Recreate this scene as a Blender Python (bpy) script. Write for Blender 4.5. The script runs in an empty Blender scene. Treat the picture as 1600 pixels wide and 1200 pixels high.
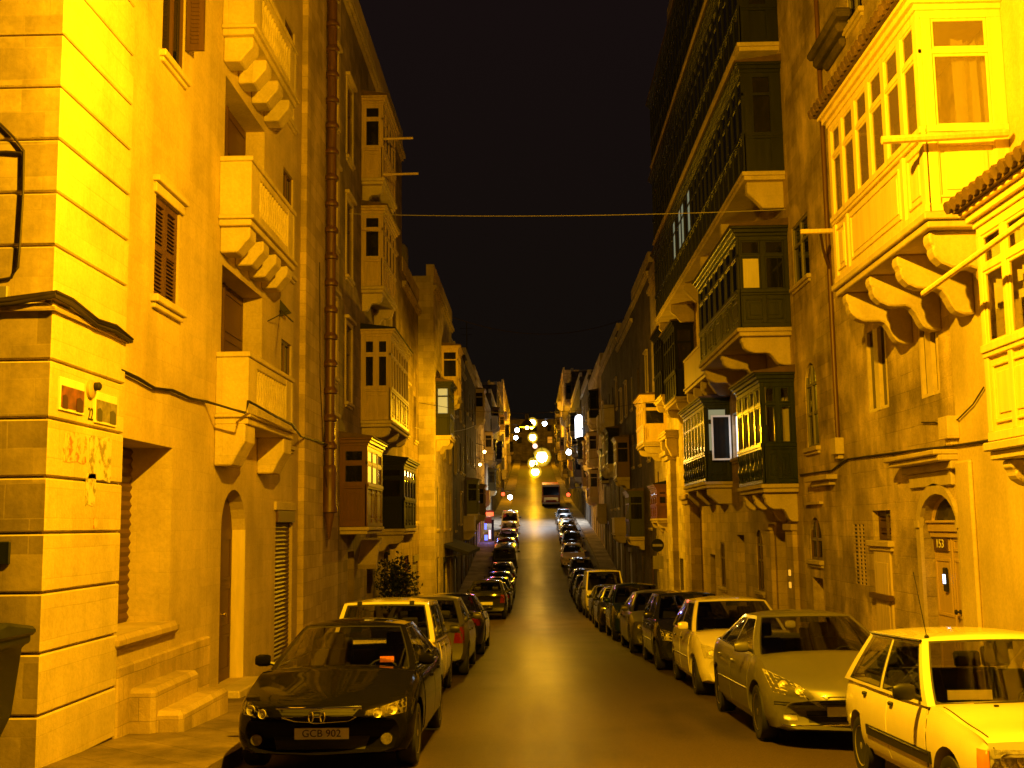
import bpy, bmesh, math, random
from mathutils import Vector, Matrix
from mathutils.bvhtree import BVHTree

SC = bpy.context.scene
COL = SC.collection
rnd = random.Random(7)
EYE = 1.9            # eye height over the road where the photographer stands
XL, XR = -4.76, 5.6  # the two street fronts
R = math.radians

# ------------------------------------------------------------------ camera
FPX = 1760.0
_yc = Vector((34, -220, FPX)).normalized()
_z0 = Vector((-0.016, 1, 0))
_zc = (_z0 - _yc * _z0.dot(_yc)).normalized()
_xc = _zc.cross(_yc)
if _xc.x < 0: _xc = -_xc
CR = Vector((_xc.x, _yc.x, _zc.x)); CU = Vector((_xc.y, _yc.y, _zc.y)); CF = Vector((_xc.z, _yc.z, _zc.z))

def ray(px, py):
    return CR * (px - 800) + CU * (600 - py) + CF * FPX
def onX(px, py, X):
    w = ray(px, py); t = X / w.x
    return t * w.y, EYE + t * w.z
def onY(px, py, Y):
    w = ray(px, py); t = Y / w.y
    return t * w.x, EYE + t * w.z
def zat(px, py, Y): return onY(px, py, Y)[1]

def make_camera():
    c = bpy.data.cameras.new('camera'); o = bpy.data.objects.new('camera', c); COL.objects.link(o)
    m = Matrix(((CR.x, CU.x, -CF.x, 0), (CR.y, CU.y, -CF.y, 0), (CR.z, CU.z, -CF.z, EYE), (0, 0, 0, 1)))
    o.matrix_world = m
    c.sensor_width = 36; c.lens = 36 * FPX / 1600; c.clip_start = .1; c.clip_end = 3000
    SC.camera = o
make_camera()

# ------------------------------------------------------------------ ground profile: down into the dip, up the far hill
GP = [(-60, 1.6), (0, 0), (24, -1.01), (48, -2.0), (58, -2.28), (66, -2.2), (75, -1.6), (87, -.4), (100, .7), (114, 1.75), (130, 2.85),
      (150, 4.1), (165, 5.2), (200, 8.4), (260, 14.6), (330, 22.6), (450, 36)]
def ground(y):
    P = GP
    if y <= P[0][0]: return P[0][1]
    for i in range(len(P) - 1):
        if y <= P[i + 1][0]:
            (x0, a), (x1, b) = P[i], P[i + 1]
            h = x1 - x0
            m0 = (b - P[i - 1][1]) / (x1 - P[i - 1][0]) if i > 0 else (b - a) / h
            m1 = (P[i + 2][1] - a) / (P[i + 2][0] - x0) if i + 2 < len(P) else (b - a) / h
            t = (y - x0) / h
            return (2*t**3 - 3*t*t + 1) * a + (t**3 - 2*t*t + t) * h * m0 + (-2*t**3 + 3*t*t) * b + (t**3 - t*t) * h * m1
    return P[-1][1]
def slope(y): return math.atan((ground(y + .5) - ground(y - .5)))

# ------------------------------------------------------------------ materials
def new_mat(name):
    m = bpy.data.materials.new(name); m.use_nodes = True
    nt = m.node_tree; b = nt.nodes['Principled BSDF']
    return m, nt, b
def N(nt, t, **kw):
    n = nt.nodes.new(t)
    for k, v in kw.items():
        if k in n.inputs: n.inputs[k].default_value = v
        else: setattr(n, k, v)
    return n
def col4(c): return (c[0], c[1], c[2], 1)

def stone(name, base, bw=.62, bh=.272, mortar=.55, stain=.45, bump=.25, var=.18, rough=.88, patch=.0, scale=1.0):
    m, nt, b = new_mat(name); L = nt.links.new
    g = N(nt, 'ShaderNodeNewGeometry'); s = N(nt, 'ShaderNodeSeparateXYZ'); L(g.outputs['Position'], s.inputs[0])
    u = N(nt, 'ShaderNodeMath', operation='ADD'); L(s.outputs[0], u.inputs[0]); L(s.outputs[1], u.inputs[1])
    c = N(nt, 'ShaderNodeCombineXYZ'); L(u.outputs[0], c.inputs[0]); L(s.outputs[2], c.inputs[1])
    br = N(nt, 'ShaderNodeTexBrick'); br.offset = .5
    br.inputs['Scale'].default_value = 1; br.inputs['Brick Width'].default_value = bw; br.inputs['Row Height'].default_value = bh
    br.inputs['Mortar Size'].default_value = .007; br.inputs['Mortar Smooth'].default_value = .4
    br.inputs['Color1'].default_value = col4([x * (1 + var) for x in base]); br.inputs['Color2'].default_value = col4([x * (1 - var) for x in base])
    br.inputs['Mortar'].default_value = col4([x * mortar for x in base])
    wn = N(nt, 'ShaderNodeTexNoise', Scale=1.3, Detail=2.0); L(g.outputs['Position'], wn.inputs['Vector'])
    wv = N(nt, 'ShaderNodeVectorMath', operation='MULTIPLY_ADD'); L(wn.outputs['Color'], wv.inputs[0]); wv.inputs[1].default_value = (.03, .03, 0); L(c.outputs[0], wv.inputs[2])
    L(wv.outputs[0], br.inputs['Vector'])
    # broad weathering, streaks running down, fine grain
    n1 = N(nt, 'ShaderNodeTexNoise', Scale=.7 * scale, Detail=6.0, Roughness=.62); L(g.outputs['Position'], n1.inputs['Vector'])
    mp = N(nt, 'ShaderNodeVectorMath', operation='MULTIPLY'); L(g.outputs['Position'], mp.inputs[0]); mp.inputs[1].default_value = (2.6, 2.6, .22)
    n2 = N(nt, 'ShaderNodeTexNoise', Scale=1.0, Detail=5.0, Roughness=.6); L(mp.outputs[0], n2.inputs['Vector'])
    n3 = N(nt, 'ShaderNodeTexNoise', Scale=22.0, Detail=4.0, Roughness=.65); L(g.outputs['Position'], n3.inputs['Vector'])
    def remap(src, lo, hi, a=.35, bb=.68):
        r = N(nt, 'ShaderNodeMapRange'); L(src, r.inputs['Value'])
        r.inputs['From Min'].default_value = a; r.inputs['From Max'].default_value = bb
        r.inputs['To Min'].default_value = lo; r.inputs['To Max'].default_value = hi
        return r.outputs[0]
    a = N(nt, 'ShaderNodeMath', operation='MULTIPLY'); L(remap(n1.outputs[0], 1 - stain, 1.12), a.inputs[0]); L(remap(n2.outputs[0], 1 - stain * .5, 1.06), a.inputs[1])
    a2 = N(nt, 'ShaderNodeMath', operation='MULTIPLY'); L(a.outputs[0], a2.inputs[0]); L(remap(n3.outputs[0], .88, 1.07, .3, .7), a2.inputs[1])
    mx = N(nt, 'ShaderNodeVectorMath', operation='SCALE'); L(br.outputs['Color'], mx.inputs[0]); L(a2.outputs[0], mx.inputs['Scale'])
    out = mx.outputs[0]
    if patch:
        n4 = N(nt, 'ShaderNodeTexNoise', Scale=.55, Detail=3.0, Roughness=.55); L(g.outputs['Position'], n4.inputs['Vector'])
        r = remap(n4.outputs[0], 0, 1, .5, .54)
        mm = N(nt, 'ShaderNodeMixRGB'); L(r, mm.inputs[0]); L(out, mm.inputs[1])
        pl = N(nt, 'ShaderNodeVectorMath', operation='SCALE'); pl.inputs[0].default_value = [x * (1 + patch) for x in base]; L(a2.outputs[0], pl.inputs['Scale'])
        L(pl.outputs[0], mm.inputs[2]); out = mm.outputs[0]
    L(out, b.inputs['Base Color']); b.inputs['Roughness'].default_value = rough; b.inputs['Specular IOR Level'].default_value = .2
    h = N(nt, 'ShaderNodeMath', operation='MULTIPLY_ADD'); L(br.outputs['Fac'], h.inputs[0]); h.inputs[1].default_value = -.6
    L(n3.outputs[0], h.inputs[2])
    h2 = N(nt, 'ShaderNodeMath', operation='MULTIPLY_ADD'); L(n1.outputs[0], h2.inputs[0]); h2.inputs[1].default_value = 1.5; L(h.outputs[0], h2.inputs[2])
    bp = N(nt, 'ShaderNodeBump', Strength=bump, Distance=.03); L(h2.outputs[0], bp.inputs['Height']); L(bp.outputs[0], b.inputs['Normal'])
    return m

def simple(name, c, rough=.5, metal=0, coat=0, var=.15, nscale=6., bump=0., spec=.5, streak=False):
    m, nt, b = new_mat(name); L = nt.links.new
    if var > 0:
        g = N(nt, 'ShaderNodeTexCoord')
        mp = N(nt, 'ShaderNodeMapping'); L(g.outputs['Object'], mp.inputs[0])
        if streak: mp.inputs['Scale'].default_value = (4, 4, .35)
        n = N(nt, 'ShaderNodeTexNoise', Scale=nscale, Detail=5.0, Roughness=.6); L(mp.outputs[0], n.inputs['Vector'])
        r = N(nt, 'ShaderNodeMapRange'); L(n.outputs[0], r.inputs['Value'])
        r.inputs['From Min'].default_value = .3; r.inputs['From Max'].default_value = .7; r.inputs['To Min'].default_value = 1 - var; r.inputs['To Max'].default_value = 1 + var
        mx = N(nt, 'ShaderNodeVectorMath', operation='SCALE'); mx.inputs[0].default_value = c[:3]; L(r.outputs[0], mx.inputs['Scale']); L(mx.outputs[0], b.inputs['Base Color'])
        r2 = N(nt, 'ShaderNodeMapRange'); L(n.outputs[0], r2.inputs['Value']); r2.inputs['To Min'].default_value = rough * .8; r2.inputs['To Max'].default_value = min(1, rough * 1.25); L(r2.outputs[0], b.inputs['Roughness'])
        if bump:
            bp = N(nt, 'ShaderNodeBump', Strength=bump, Distance=.02); L(n.outputs[0], bp.inputs['Height']); L(bp.outputs[0], b.inputs['Normal'])
    else:
        b.inputs['Base Color'].default_value = col4(c); b.inputs['Roughness'].default_value = rough
    b.inputs['Metallic'].default_value = metal; b.inputs['Coat Weight'].default_value = coat; b.inputs['Coat Roughness'].default_value = .03; b.inputs['Specular IOR Level'].default_value = spec
    return m

def glass(name, tint=.7, gl=.06):
    m, nt, b = new_mat(name); L = nt.links.new; nt.nodes.remove(b)
    o = nt.nodes['Material Output']
    t = N(nt, 'ShaderNodeBsdfTransparent'); t.inputs[0].default_value = (tint, tint, tint * .98, 1)
    g = N(nt, 'ShaderNodeBsdfGlossy'); g.inputs['Roughness'].default_value = gl; g.inputs['Color'].default_value = (.9, .9, .9, 1)
    lw = N(nt, 'ShaderNodeLayerWeight'); pw = N(nt, 'ShaderNodeMath', operation='POWER'); L(lw.outputs['Facing'], pw.inputs[0]); pw.inputs[1].default_value = 4.0
    a = N(nt, 'ShaderNodeMath', operation='MULTIPLY_ADD'); L(pw.outputs[0], a.inputs[0]); a.inputs[1].default_value = .9; a.inputs[2].default_value = .035
    a.use_clamp = True
    mx = N(nt, 'ShaderNodeMixShader'); L(a.outputs[0], mx.inputs[0]); L(t.outputs[0], mx.inputs[1]); L(g.outputs[0], mx.inputs[2]); L(mx.outputs[0], o.inputs[0])
    return m

def emit(name, c, s):
    m, nt, b = new_mat(name)
    b.inputs['Base Color'].default_value = col4([x * .5 for x in c]); b.inputs['Emission Color'].default_value = col4(c); b.inputs['Emission Strength'].default_value = s
    return m

M = {}
M['stone_corner'] = stone('stone_corner', (.54, .44, .27), bh=.292, bw=.8, stain=.16, mortar=.9, bump=.22, var=.08)
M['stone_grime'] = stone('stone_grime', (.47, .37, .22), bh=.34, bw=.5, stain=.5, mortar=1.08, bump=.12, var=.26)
M['stone_smooth'] = stone('stone_smooth', (.52, .41, .25), bh=.272, stain=.2, mortar=.94, bump=.16, var=.05)
M['stone_warm'] = stone('stone_warm', (.56, .43, .25), stain=.38, mortar=.72, bump=.3)
M['stone_worn'] = stone('stone_worn', (.60, .47, .28), stain=.58, mortar=.74, bump=.5, var=.15, patch=.3, scale=1.4)
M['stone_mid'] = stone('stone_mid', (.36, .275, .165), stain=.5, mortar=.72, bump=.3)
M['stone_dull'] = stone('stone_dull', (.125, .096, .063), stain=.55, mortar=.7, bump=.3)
M['stone_pale'] = stone('stone_pale', (.60, .50, .33), stain=.4, mortar=.75, bump=.25)
M['plaster'] = stone('plaster', (.62, .50, .28), bw=40, bh=40, stain=.2, mortar=1, bump=.12, var=0)
M['plaster_old'] = stone('plaster_old', (.42, .33, .22), bw=40, bh=40, stain=.6, mortar=1, bump=.35, var=0)
M['trim_stone'] = stone('trim_stone', (.55, .45, .28), bw=1.1, bh=3, stain=.22, mortar=.9, bump=.2, var=.05)
M['paving'] = stone('paving', (.25, .19, .13), bw=.7, bh=.7, stain=.55, mortar=.5, bump=.4)
M['cream_paint'] = simple('cream_paint', (.72, .58, .32), .42, var=.12, nscale=3, streak=True)
M['yellow_paint'] = simple('yellow_paint', (.66, .50, .22), .45, var=.12, nscale=3, streak=True)
M['tan_paint'] = simple('tan_paint', (.44, .32, .18), .5, var=.2, nscale=3, streak=True)
M['green_paint'] = simple('green_paint', (.016, .024, .010), .2, var=.25, nscale=3, streak=True)
M['green_dull'] = simple('green_dull', (.011, .014, .007), .4, var=.25, nscale=3, streak=True)
M['red_paint'] = simple('red_paint', (.10, .030, .014), .45, var=.2, nscale=3, streak=True)
M['dark_paint'] = simple('dark_paint', (.007, .008, .011), .55, var=.3, nscale=3, spec=.15)
M['brown_paint'] = simple('brown_paint', (.085, .042, .022), .5, var=.2, nscale=4, streak=True)
M['grey_paint'] = simple('grey_paint', (.20, .18, .15), .5, var=.2, nscale=4, streak=True)
M['white_paint'] = simple('white_paint', (.74, .74, .72), .4, var=.08, nscale=4)
M['terracotta'] = simple('terracotta', (.105, .050, .023), .42, var=.3, nscale=5, streak=True)
M['tile'] = simple('tile', (.085, .05, .032), .75, var=.4, nscale=5, bump=.3)
M['iron'] = simple('iron', (.018, .016, .014), .5, var=.3)
M['cable'] = simple('cable', (.022, .014, .010), .6, var=.2)
M['pale_wire'] = simple('pale_wire', (.42, .38, .32), .5, var=.1)
M['wood_pole'] = simple('wood_pole', (.60, .45, .24), .55, var=.2, streak=True)
M['dark_void'] = simple('dark_void', (.012, .010, .008), .9, var=0)
M['brass'] = simple('brass', (.75, .55, .2), .25, metal=1, var=.1)
M['chrome'] = simple('chrome', (.75, .75, .75), .12, metal=1, var=0)
M['reflector'] = simple('reflector', (.85, .8, .7), .25, metal=.3, var=.45, nscale=16, bump=.6)
M['bus_red'] = simple('bus_red', (.42, .05, .03), .35, coat=.4, var=.1)
M['awning_cloth'] = simple('awning_cloth', (.02, .02, .022), .95, var=.2, spec=.08)
M['reflector_dim'] = simple('reflector_dim', (.20, .18, .15), .2, metal=.3, var=.45, nscale=16, bump=.6)
M['satin'] = simple('satin', (.55, .55, .55), .32, metal=1, var=0)
M['rubber'] = simple('rubber', (.014, .014, .014), .7, var=.2)
M['plastic'] = simple('plastic', (.016, .016, .017), .42, var=.15)
M['seat_cloth'] = simple('seat_cloth', (.035, .033, .03), .9, var=.2)
M['plate_white'] = simple('plate_white', (.88, .86, .8), .4, var=.05)
M['plate_ink'] = simple('plate_ink', (.02, .015, .012), .5, var=0)
M['paper_white'] = simple('paper_white', (.72, .66, .5), .7, var=.1)
M['amber'] = simple('amber', (.7, .25, .03), .2, var=0)
M['red_lens'] = simple('red_lens', (.25, .012, .010), .14, coat=.5, var=0)
M['curtain'] = simple('curtain', (.62, .55, .42), .85, var=.15, nscale=3, streak=True)
M['leaf'] = simple('leaf', (.016, .022, .008), .55, var=.5, nscale=9)
M['pot'] = simple('pot', (.09, .05, .03), .7, var=.2)
M['bin_plastic'] = simple('bin_plastic', (.016, .018, .014), .45, var=.3, nscale=7, bump=.1)
M['sticker'] = simple('sticker', (.55, .16, .06), .5, var=.3, nscale=40)
M['glass'] = glass('glass', .88, .03)
def lit_tint():  # brown mixed into the panes paints the lamplit interior behind them
    m = glass('lit_tint_glass', .9, .04); nt = m.node_tree; L = nt.links.new; o = nt.nodes['Material Output']; src = o.inputs[0].links[0].from_socket
    d = N(nt, 'ShaderNodeBsdfDiffuse'); d.inputs[0].default_value = (.30, .22, .12, 1); mx = N(nt, 'ShaderNodeMixShader'); mx.inputs[0].default_value = .30
    L(src, mx.inputs[1]); L(d.outputs[0], mx.inputs[2]); L(mx.outputs[0], o.inputs[0]); return m
M['lit_tint_glass'] = lit_tint()
M['dark_glass'] = glass('dark_glass', .16, .05)
M['car_glass'] = glass('car_glass', .62, .015)
M['lens'] = glass('lens', .85, .03)
M['net_curtain'] = simple('net_curtain', (.5, .55, .45), .8, var=.2, nscale=5)
M['bulb'] = emit('bulb', (1, .62, .16), 60)
def halo_mat():  # see-through yellow emission that paints a halo round the far bulbs
    m, nt, b = new_mat('halo_glow'); nt.nodes.remove(b); L = nt.links.new
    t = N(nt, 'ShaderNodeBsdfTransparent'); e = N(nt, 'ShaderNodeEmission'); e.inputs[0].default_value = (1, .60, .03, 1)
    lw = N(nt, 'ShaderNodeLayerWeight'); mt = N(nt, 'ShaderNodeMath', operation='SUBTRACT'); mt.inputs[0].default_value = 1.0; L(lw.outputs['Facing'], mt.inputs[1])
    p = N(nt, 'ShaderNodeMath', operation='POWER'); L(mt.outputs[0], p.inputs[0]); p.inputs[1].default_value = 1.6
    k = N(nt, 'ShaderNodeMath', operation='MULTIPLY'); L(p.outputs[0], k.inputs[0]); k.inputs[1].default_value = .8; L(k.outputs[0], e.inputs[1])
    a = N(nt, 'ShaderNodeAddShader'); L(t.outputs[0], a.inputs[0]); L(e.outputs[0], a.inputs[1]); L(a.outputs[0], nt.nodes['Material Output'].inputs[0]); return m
M['halo_glow'] = halo_mat()
M['bulb_white'] = emit('bulb_white', (.75, .86, 1), 35)
M['sign_white'] = emit('sign_white', (.80, .88, 1), 7)
M['sign_red'] = emit('sign_red', (1, .07, .02), 4)
M['sign_blue'] = emit('sign_blue', (.10, .14, 1), 3)
M['sign_pink'] = emit('sign_pink', (1, .6, .6), 1.6)
M['window_warm'] = emit('window_warm', (1, .62, .05), 1.1)
M['window_amber'] = emit('window_amber', (1, .45, .03), .3)
M['window_cool'] = emit('window_cool', (.55, .70, .50), .22)
M['plate_glint'] = emit('plate_glint', (1, .50, .03), .8)  # emission that paints a lamp glint on the plates
M['screen_blue'] = emit('screen_blue', (.55, .75, 1), 5)

def paint(name, c, metal=.0, rough=.35):
    rough = rough if metal > .2 else .14
    return simple(name, c, rough, metal=metal, coat=.55, var=.04, nscale=3, spec=.35)
M['car_black'] = simple('car_black', (.006, .0055, .005), .05, coat=.0, var=.04, nscale=3, spec=.10)
M['car_white'] = paint('car_white', (.72, .66, .52))
M['car_silver'] = paint('car_silver', (.135, .13, .12), .3, .4)
M['car_dark'] = paint('car_dark', (.022, .022, .024), .1, .35)
M['car_blue'] = paint('car_blue', (.018, .026, .05), .1, .35)
M['car_grey'] = paint('car_grey', (.12, .115, .11), .3, .38)
M['car_red'] = paint('car_red', (.16, .015, .012))
M['car_green'] = paint('car_green', (.02, .04, .028), .1, .35)
M['car_van'] = paint('car_van', (.52, .48, .40))
M['car_pink'] = paint('car_pink', (.66, .50, .46))

# ------------------------------------------------------------------ mesh building
class MB:
    def __init__(s): s.v = []; s.f = []
    def face(s, pts):
        i = len(s.v); s.v += [tuple(p) for p in pts]; s.f.append(tuple(range(i, i + len(pts))))
    def box(s, x0, x1, y0, y1, z0, z1):
        if x0 > x1: x0, x1 = x1, x0
        if y0 > y1: y0, y1 = y1, y0
        if z0 > z1: z0, z1 = z1, z0
        i = len(s.v)
        s.v += [(x0, y0, z0), (x1, y0, z0), (x1, y1, z0), (x0, y1, z0), (x0, y0, z1), (x1, y0, z1), (x1, y1, z1), (x0, y1, z1)]
        for q in ((0, 3, 2, 1), (4, 5, 6, 7), (0, 1, 5, 4), (1, 2, 6, 5), (2, 3, 7, 6), (3, 0, 4, 7)): s.f.append(tuple(i + k for k in q))
        return s
    def prism(s, poly, axis, a, b):
        def P(p, t):
            return {'x': (t, p[0], p[1]), 'y': (p[0], t, p[1]), 'z': (p[0], p[1], t)}[axis]
        n = len(poly); i = len(s.v)
        s.v += [P(p, a) for p in poly] + [P(p, b) for p in poly]
        s.f.append(tuple(i + k for k in range(n))); s.f.append(tuple(i + n + k for k in reversed(range(n))))
        for k in range(n): s.f.append((i + k, i + (k + 1) % n, i + n + (k + 1) % n, i + n + k))
        return s
    def tube(s, path, r, n=8, cap=True):
        path = [Vector(p) for p in path]; i0 = len(s.v)
        rs = r if isinstance(r, (list, tuple)) else [r] * len(path)
        for k, p in enumerate(path):
            d = (path[min(k + 1, len(path) - 1)] - path[max(k - 1, 0)])
            d = d.normalized() if d.length > 1e-9 else Vector((0, 0, 1))
            a = Vector((0, 0, 1)) if abs(d.z) < .9 else Vector((1, 0, 0))
            e1 = d.cross(a).normalized(); e2 = d.cross(e1)
            for j in range(n):
                t = 2 * math.pi * j / n
                s.v.append(tuple(p + (e1 * math.cos(t) + e2 * math.sin(t)) * rs[k]))
        for k in range(len(path) - 1):
            for j in range(n):
                s.f.append((i0 + k * n + j, i0 + k * n + (j + 1) % n, i0 + (k + 1) * n + (j + 1) % n, i0 + (k + 1) * n + j))
        if cap:
            s.f.append(tuple(i0 + j for j in reversed(range(n)))); e = i0 + (len(path) - 1) * n; s.f.append(tuple(e + j for j in range(n)))
        return s
    def lathe(s, prof, c, n=14, axis='z'):
        i0 = len(s.v)
        for (r, h) in prof:
            for j in range(n):
                t = 2 * math.pi * j / n; a, b = r * math.cos(t), r * math.sin(t)
                p = {'z': (a, b, h), 'x': (h, a, b), 'y': (a, h, b)}[axis]
                s.v.append((c[0] + p[0], c[1] + p[1], c[2] + p[2]))
        for k in range(len(prof) - 1):
            for j in range(n): s.f.append((i0 + k * n + j, i0 + k * n + (j + 1) % n, i0 + (k + 1) * n + (j + 1) % n, i0 + (k + 1) * n + j))
        s.f.append(tuple(i0 + j for j in reversed(range(n)))); e = i0 + (len(prof) - 1) * n; s.f.append(tuple(e + j for j in range(n)))
        return s
    def mesh(s, name, bevel=0, smooth=None, merge=False):
        me = bpy.data.meshes.new(name); bm = bmesh.new()
        vs = [bm.verts.new(p) for p in s.v]
        for f in s.f:
            try: bm.faces.new([vs[k] for k in f])
            except ValueError: pass
        if merge: bmesh.ops.remove_doubles(bm, verts=bm.verts, dist=1e-4)
        bmesh.ops.recalc_face_normals(bm, faces=bm.faces)
        if bevel:
            es = [e for e in bm.edges if len(e.link_faces) == 2 and e.calc_face_angle(0) > .6]
            bmesh.ops.bevel(bm, geom=es, offset=bevel, segments=1, affect='EDGES', clamp_overlap=True)
        bm.to_mesh(me); bm.free()
        if smooth is not None:
            me.polygons.foreach_set('use_smooth', [True] * len(me.polygons)); me.set_sharp_from_angle(angle=R(smooth))
        return me
    def build(s, name, mat, parent=None, bevel=0, smooth=None, merge=False):
        return link(name, s.mesh(name, bevel, smooth, merge), mat, parent)

OFF = {}   # world offset of each parent's frame
def link(name, me, mat, parent=None):
    o = bpy.data.objects.new(name, me); COL.objects.link(o)
    if isinstance(mat, str): mat = M[mat]
    if mat is not None:
        if len(me.materials) == 0: me.materials.append(mat)
    if parent is not None:
        o.parent = parent; L = OFF.get(parent.name)
        if L is not None: o.location = -L
    return o
def tag(o, label, cat, group=None, kind=None):
    if label: o['label'] = label
    if cat: o['category'] = cat
    if group: o['group'] = group
    if kind: o['kind'] = kind
    return o
def thing(name, loc, label, cat, group=None):
    o = bpy.data.objects.new(name, None); COL.objects.link(o); o.location = loc; o.empty_display_size = .3
    OFF[o.name] = Vector(loc)
    return tag(o, label, cat, group)
def struct(name, mb, mat, **kw):
    o = mb.build(name, mat, **kw); o['kind'] = 'structure'; return o
def copy_tree(o, parent=None):
    c = o.copy(); COL.objects.link(c); c.parent = parent
    for ch in o.children: copy_tree(ch, c)
    return c
def text_mesh(name, s, size, depth=.002):
    cu = bpy.data.curves.new(name, 'FONT'); cu.body = s; cu.size = size; cu.extrude = depth; cu.align_x = 'CENTER'; cu.align_y = 'CENTER'; cu.resolution_u = 3
    ob = bpy.data.objects.new(name, cu); COL.objects.link(ob)
    dg = bpy.context.evaluated_depsgraph_get(); dg.update()
    me = bpy.data.meshes.new_from_object(ob.evaluated_get(dg)); bpy.data.objects.remove(ob); bpy.data.curves.remove(cu)
    me.materials.clear(); me.name = name
    return me
M['pane'] = simple('pane', (.010, .010, .010), .07, var=0)
# ------------------------------------------------------------------ setting: road and pavements
def build_setting():
    mb = MB(); xs = [-70, -30, -12, -6, -3.1, -1.8, -.6, .6, 1.8, 3.2, 4.55, 7, 14, 30, 70]
    ys = [-40 + i * 2.0 for i in range(246)]
    cam = lambda x: -.0022 * (x - .7) ** 2 if -3.1 <= x <= 4.55 else -.03
    idx = {}
    for j, y in enumerate(ys):
        for i, x in enumerate(xs):
            idx[i, j] = len(mb.v); mb.v.append((x, y, ground(y) + cam(x)))
    for j in range(len(ys) - 1):
        for i in range(len(xs) - 1): mb.f.append((idx[i, j], idx[i + 1, j], idx[i + 1, j + 1], idx[i, j + 1]))
    m, nt, b = new_mat('asphalt'); L = nt.links.new
    g = N(nt, 'ShaderNodeNewGeometry'); s = N(nt, 'ShaderNodeSeparateXYZ'); L(g.outputs['Position'], s.inputs[0])
    mp = N(nt, 'ShaderNodeVectorMath', operation='MULTIPLY'); L(g.outputs['Position'], mp.inputs[0]); mp.inputs[1].default_value = (1.1, .12, 1)
    n1 = N(nt, 'ShaderNodeTexNoise', Scale=1.0, Detail=5.0, Roughness=.6); L(mp.outputs[0], n1.inputs['Vector'])
    n2 = N(nt, 'ShaderNodeTexNoise', Scale=.45, Detail=4.0); L(g.outputs['Position'], n2.inputs['Vector'])
    n3 = N(nt, 'ShaderNodeTexNoise', Scale=60.0, Detail=3.0, Roughness=.7); L(g.outputs['Position'], n3.inputs['Vector'])
    a = N(nt, 'ShaderNodeMath', operation='ADD'); L(n1.outputs[0], a.inputs[0]); L(n2.outputs[0], a.inputs[1])
    r = N(nt, 'ShaderNodeValToRGB'); L(a.outputs[0], r.inputs[0])
    r.color_ramp.elements[0].position = .75; r.color_ramp.elements[0].color = (.034, .0245, .0175, 1)
    r.color_ramp.elements[1].position = 1.25; r.color_ramp.elements[1].color = (.062, .0445, .031, 1)
    a.inputs[0].default_value = .5
    ng = N(nt, 'ShaderNodeMapRange'); L(n3.outputs[0], ng.inputs['Value']); ng.inputs['From Min'].default_value = .3; ng.inputs['From Max'].default_value = .7; ng.inputs['To Min'].default_value = .6; ng.inputs['To Max'].default_value = 1.4
    sc = N(nt, 'ShaderNodeVectorMath', operation='SCALE'); L(r.outputs[0], sc.inputs[0]); L(ng.outputs[0], sc.inputs['Scale']); L(sc.outputs[0], b.inputs['Base Color'])
    # the wheel tracks and the middle of the lane are worn smooth
    wx = N(nt, 'ShaderNodeMath', operation='ABSOLUTE'); sx = N(nt, 'ShaderNodeMath', operation='SUBTRACT'); L(s.outputs[0], sx.inputs[0]); sx.inputs[1].default_value = .1; L(sx.outputs[0], wx.inputs[0])
    rr = N(nt, 'ShaderNodeMapRange'); L(wx.outputs[0], rr.inputs['Value']); rr.inputs['From Min'].default_value = .2; rr.inputs['From Max'].default_value = 1.6; rr.inputs['To Min'].default_value = .42; rr.inputs['To Max'].default_value = .66
    r3 = N(nt, 'ShaderNodeMath', operation='MULTIPLY_ADD'); L(n1.outputs[0], r3.inputs[0]); r3.inputs[1].default_value = .18; L(rr.outputs[0], r3.inputs[2]); L(r3.outputs[0], b.inputs['Roughness'])
    bp = N(nt, 'ShaderNodeBump', Strength=.35, Distance=.01); L(n3.outputs[0], bp.inputs['Height']); L(bp.outputs[0], b.inputs['Normal'])
    b.inputs['Specular IOR Level'].default_value = .10
    struct('road', mb, m, smooth=60)
    for nm, x0, x1, ya, yb, kx in (('pavement', -4.8, -3.1, 10.7, 420, -3.1), ('pavement', 4.55, 5.65, 2.0, 420, 4.55)):
        mb = MB(); y = ya; rows = []
        while y < yb:
            rows.append(y); y += 1.2 if y < 60 else 4
        for k in range(len(rows) - 1):
            a, c = rows[k], rows[k + 1]
            za, zc = ground(a) + .11, ground(c) + .11
            mb.face([(x0, a, za), (x1, a, za), (x1, c, zc), (x0, c, zc)])
            mb.face([(kx, a, za), (kx, c, zc), (kx, c, zc - .3), (kx, a, za - .3)])
        mb.face([(x0, ya, ground(ya) + .11), (x1, ya, ground(ya) + .11), (x1, ya, ground(ya) - .2), (x0, ya, ground(ya) - .2)])
        struct(nm, mb, 'paving')
build_setting()

# ------------------------------------------------------------------ house kit
def ob(mb, side, X, o0, o1, y0, y1, z0, z1):
    """box given by its distance out of the street front"""
    mb.box(X - side * o0, X - side * o1, y0, y1, z0, z1)

def arc_pts(y0, y1, z1, n=10, rise=None):
    r = (y1 - y0) / 2; h = rise or r
    return [(y0 + r - r * math.cos(math.pi * k / n), z1 - h + h * math.sin(math.pi * k / n)) for k in range(n + 1)]

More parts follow.
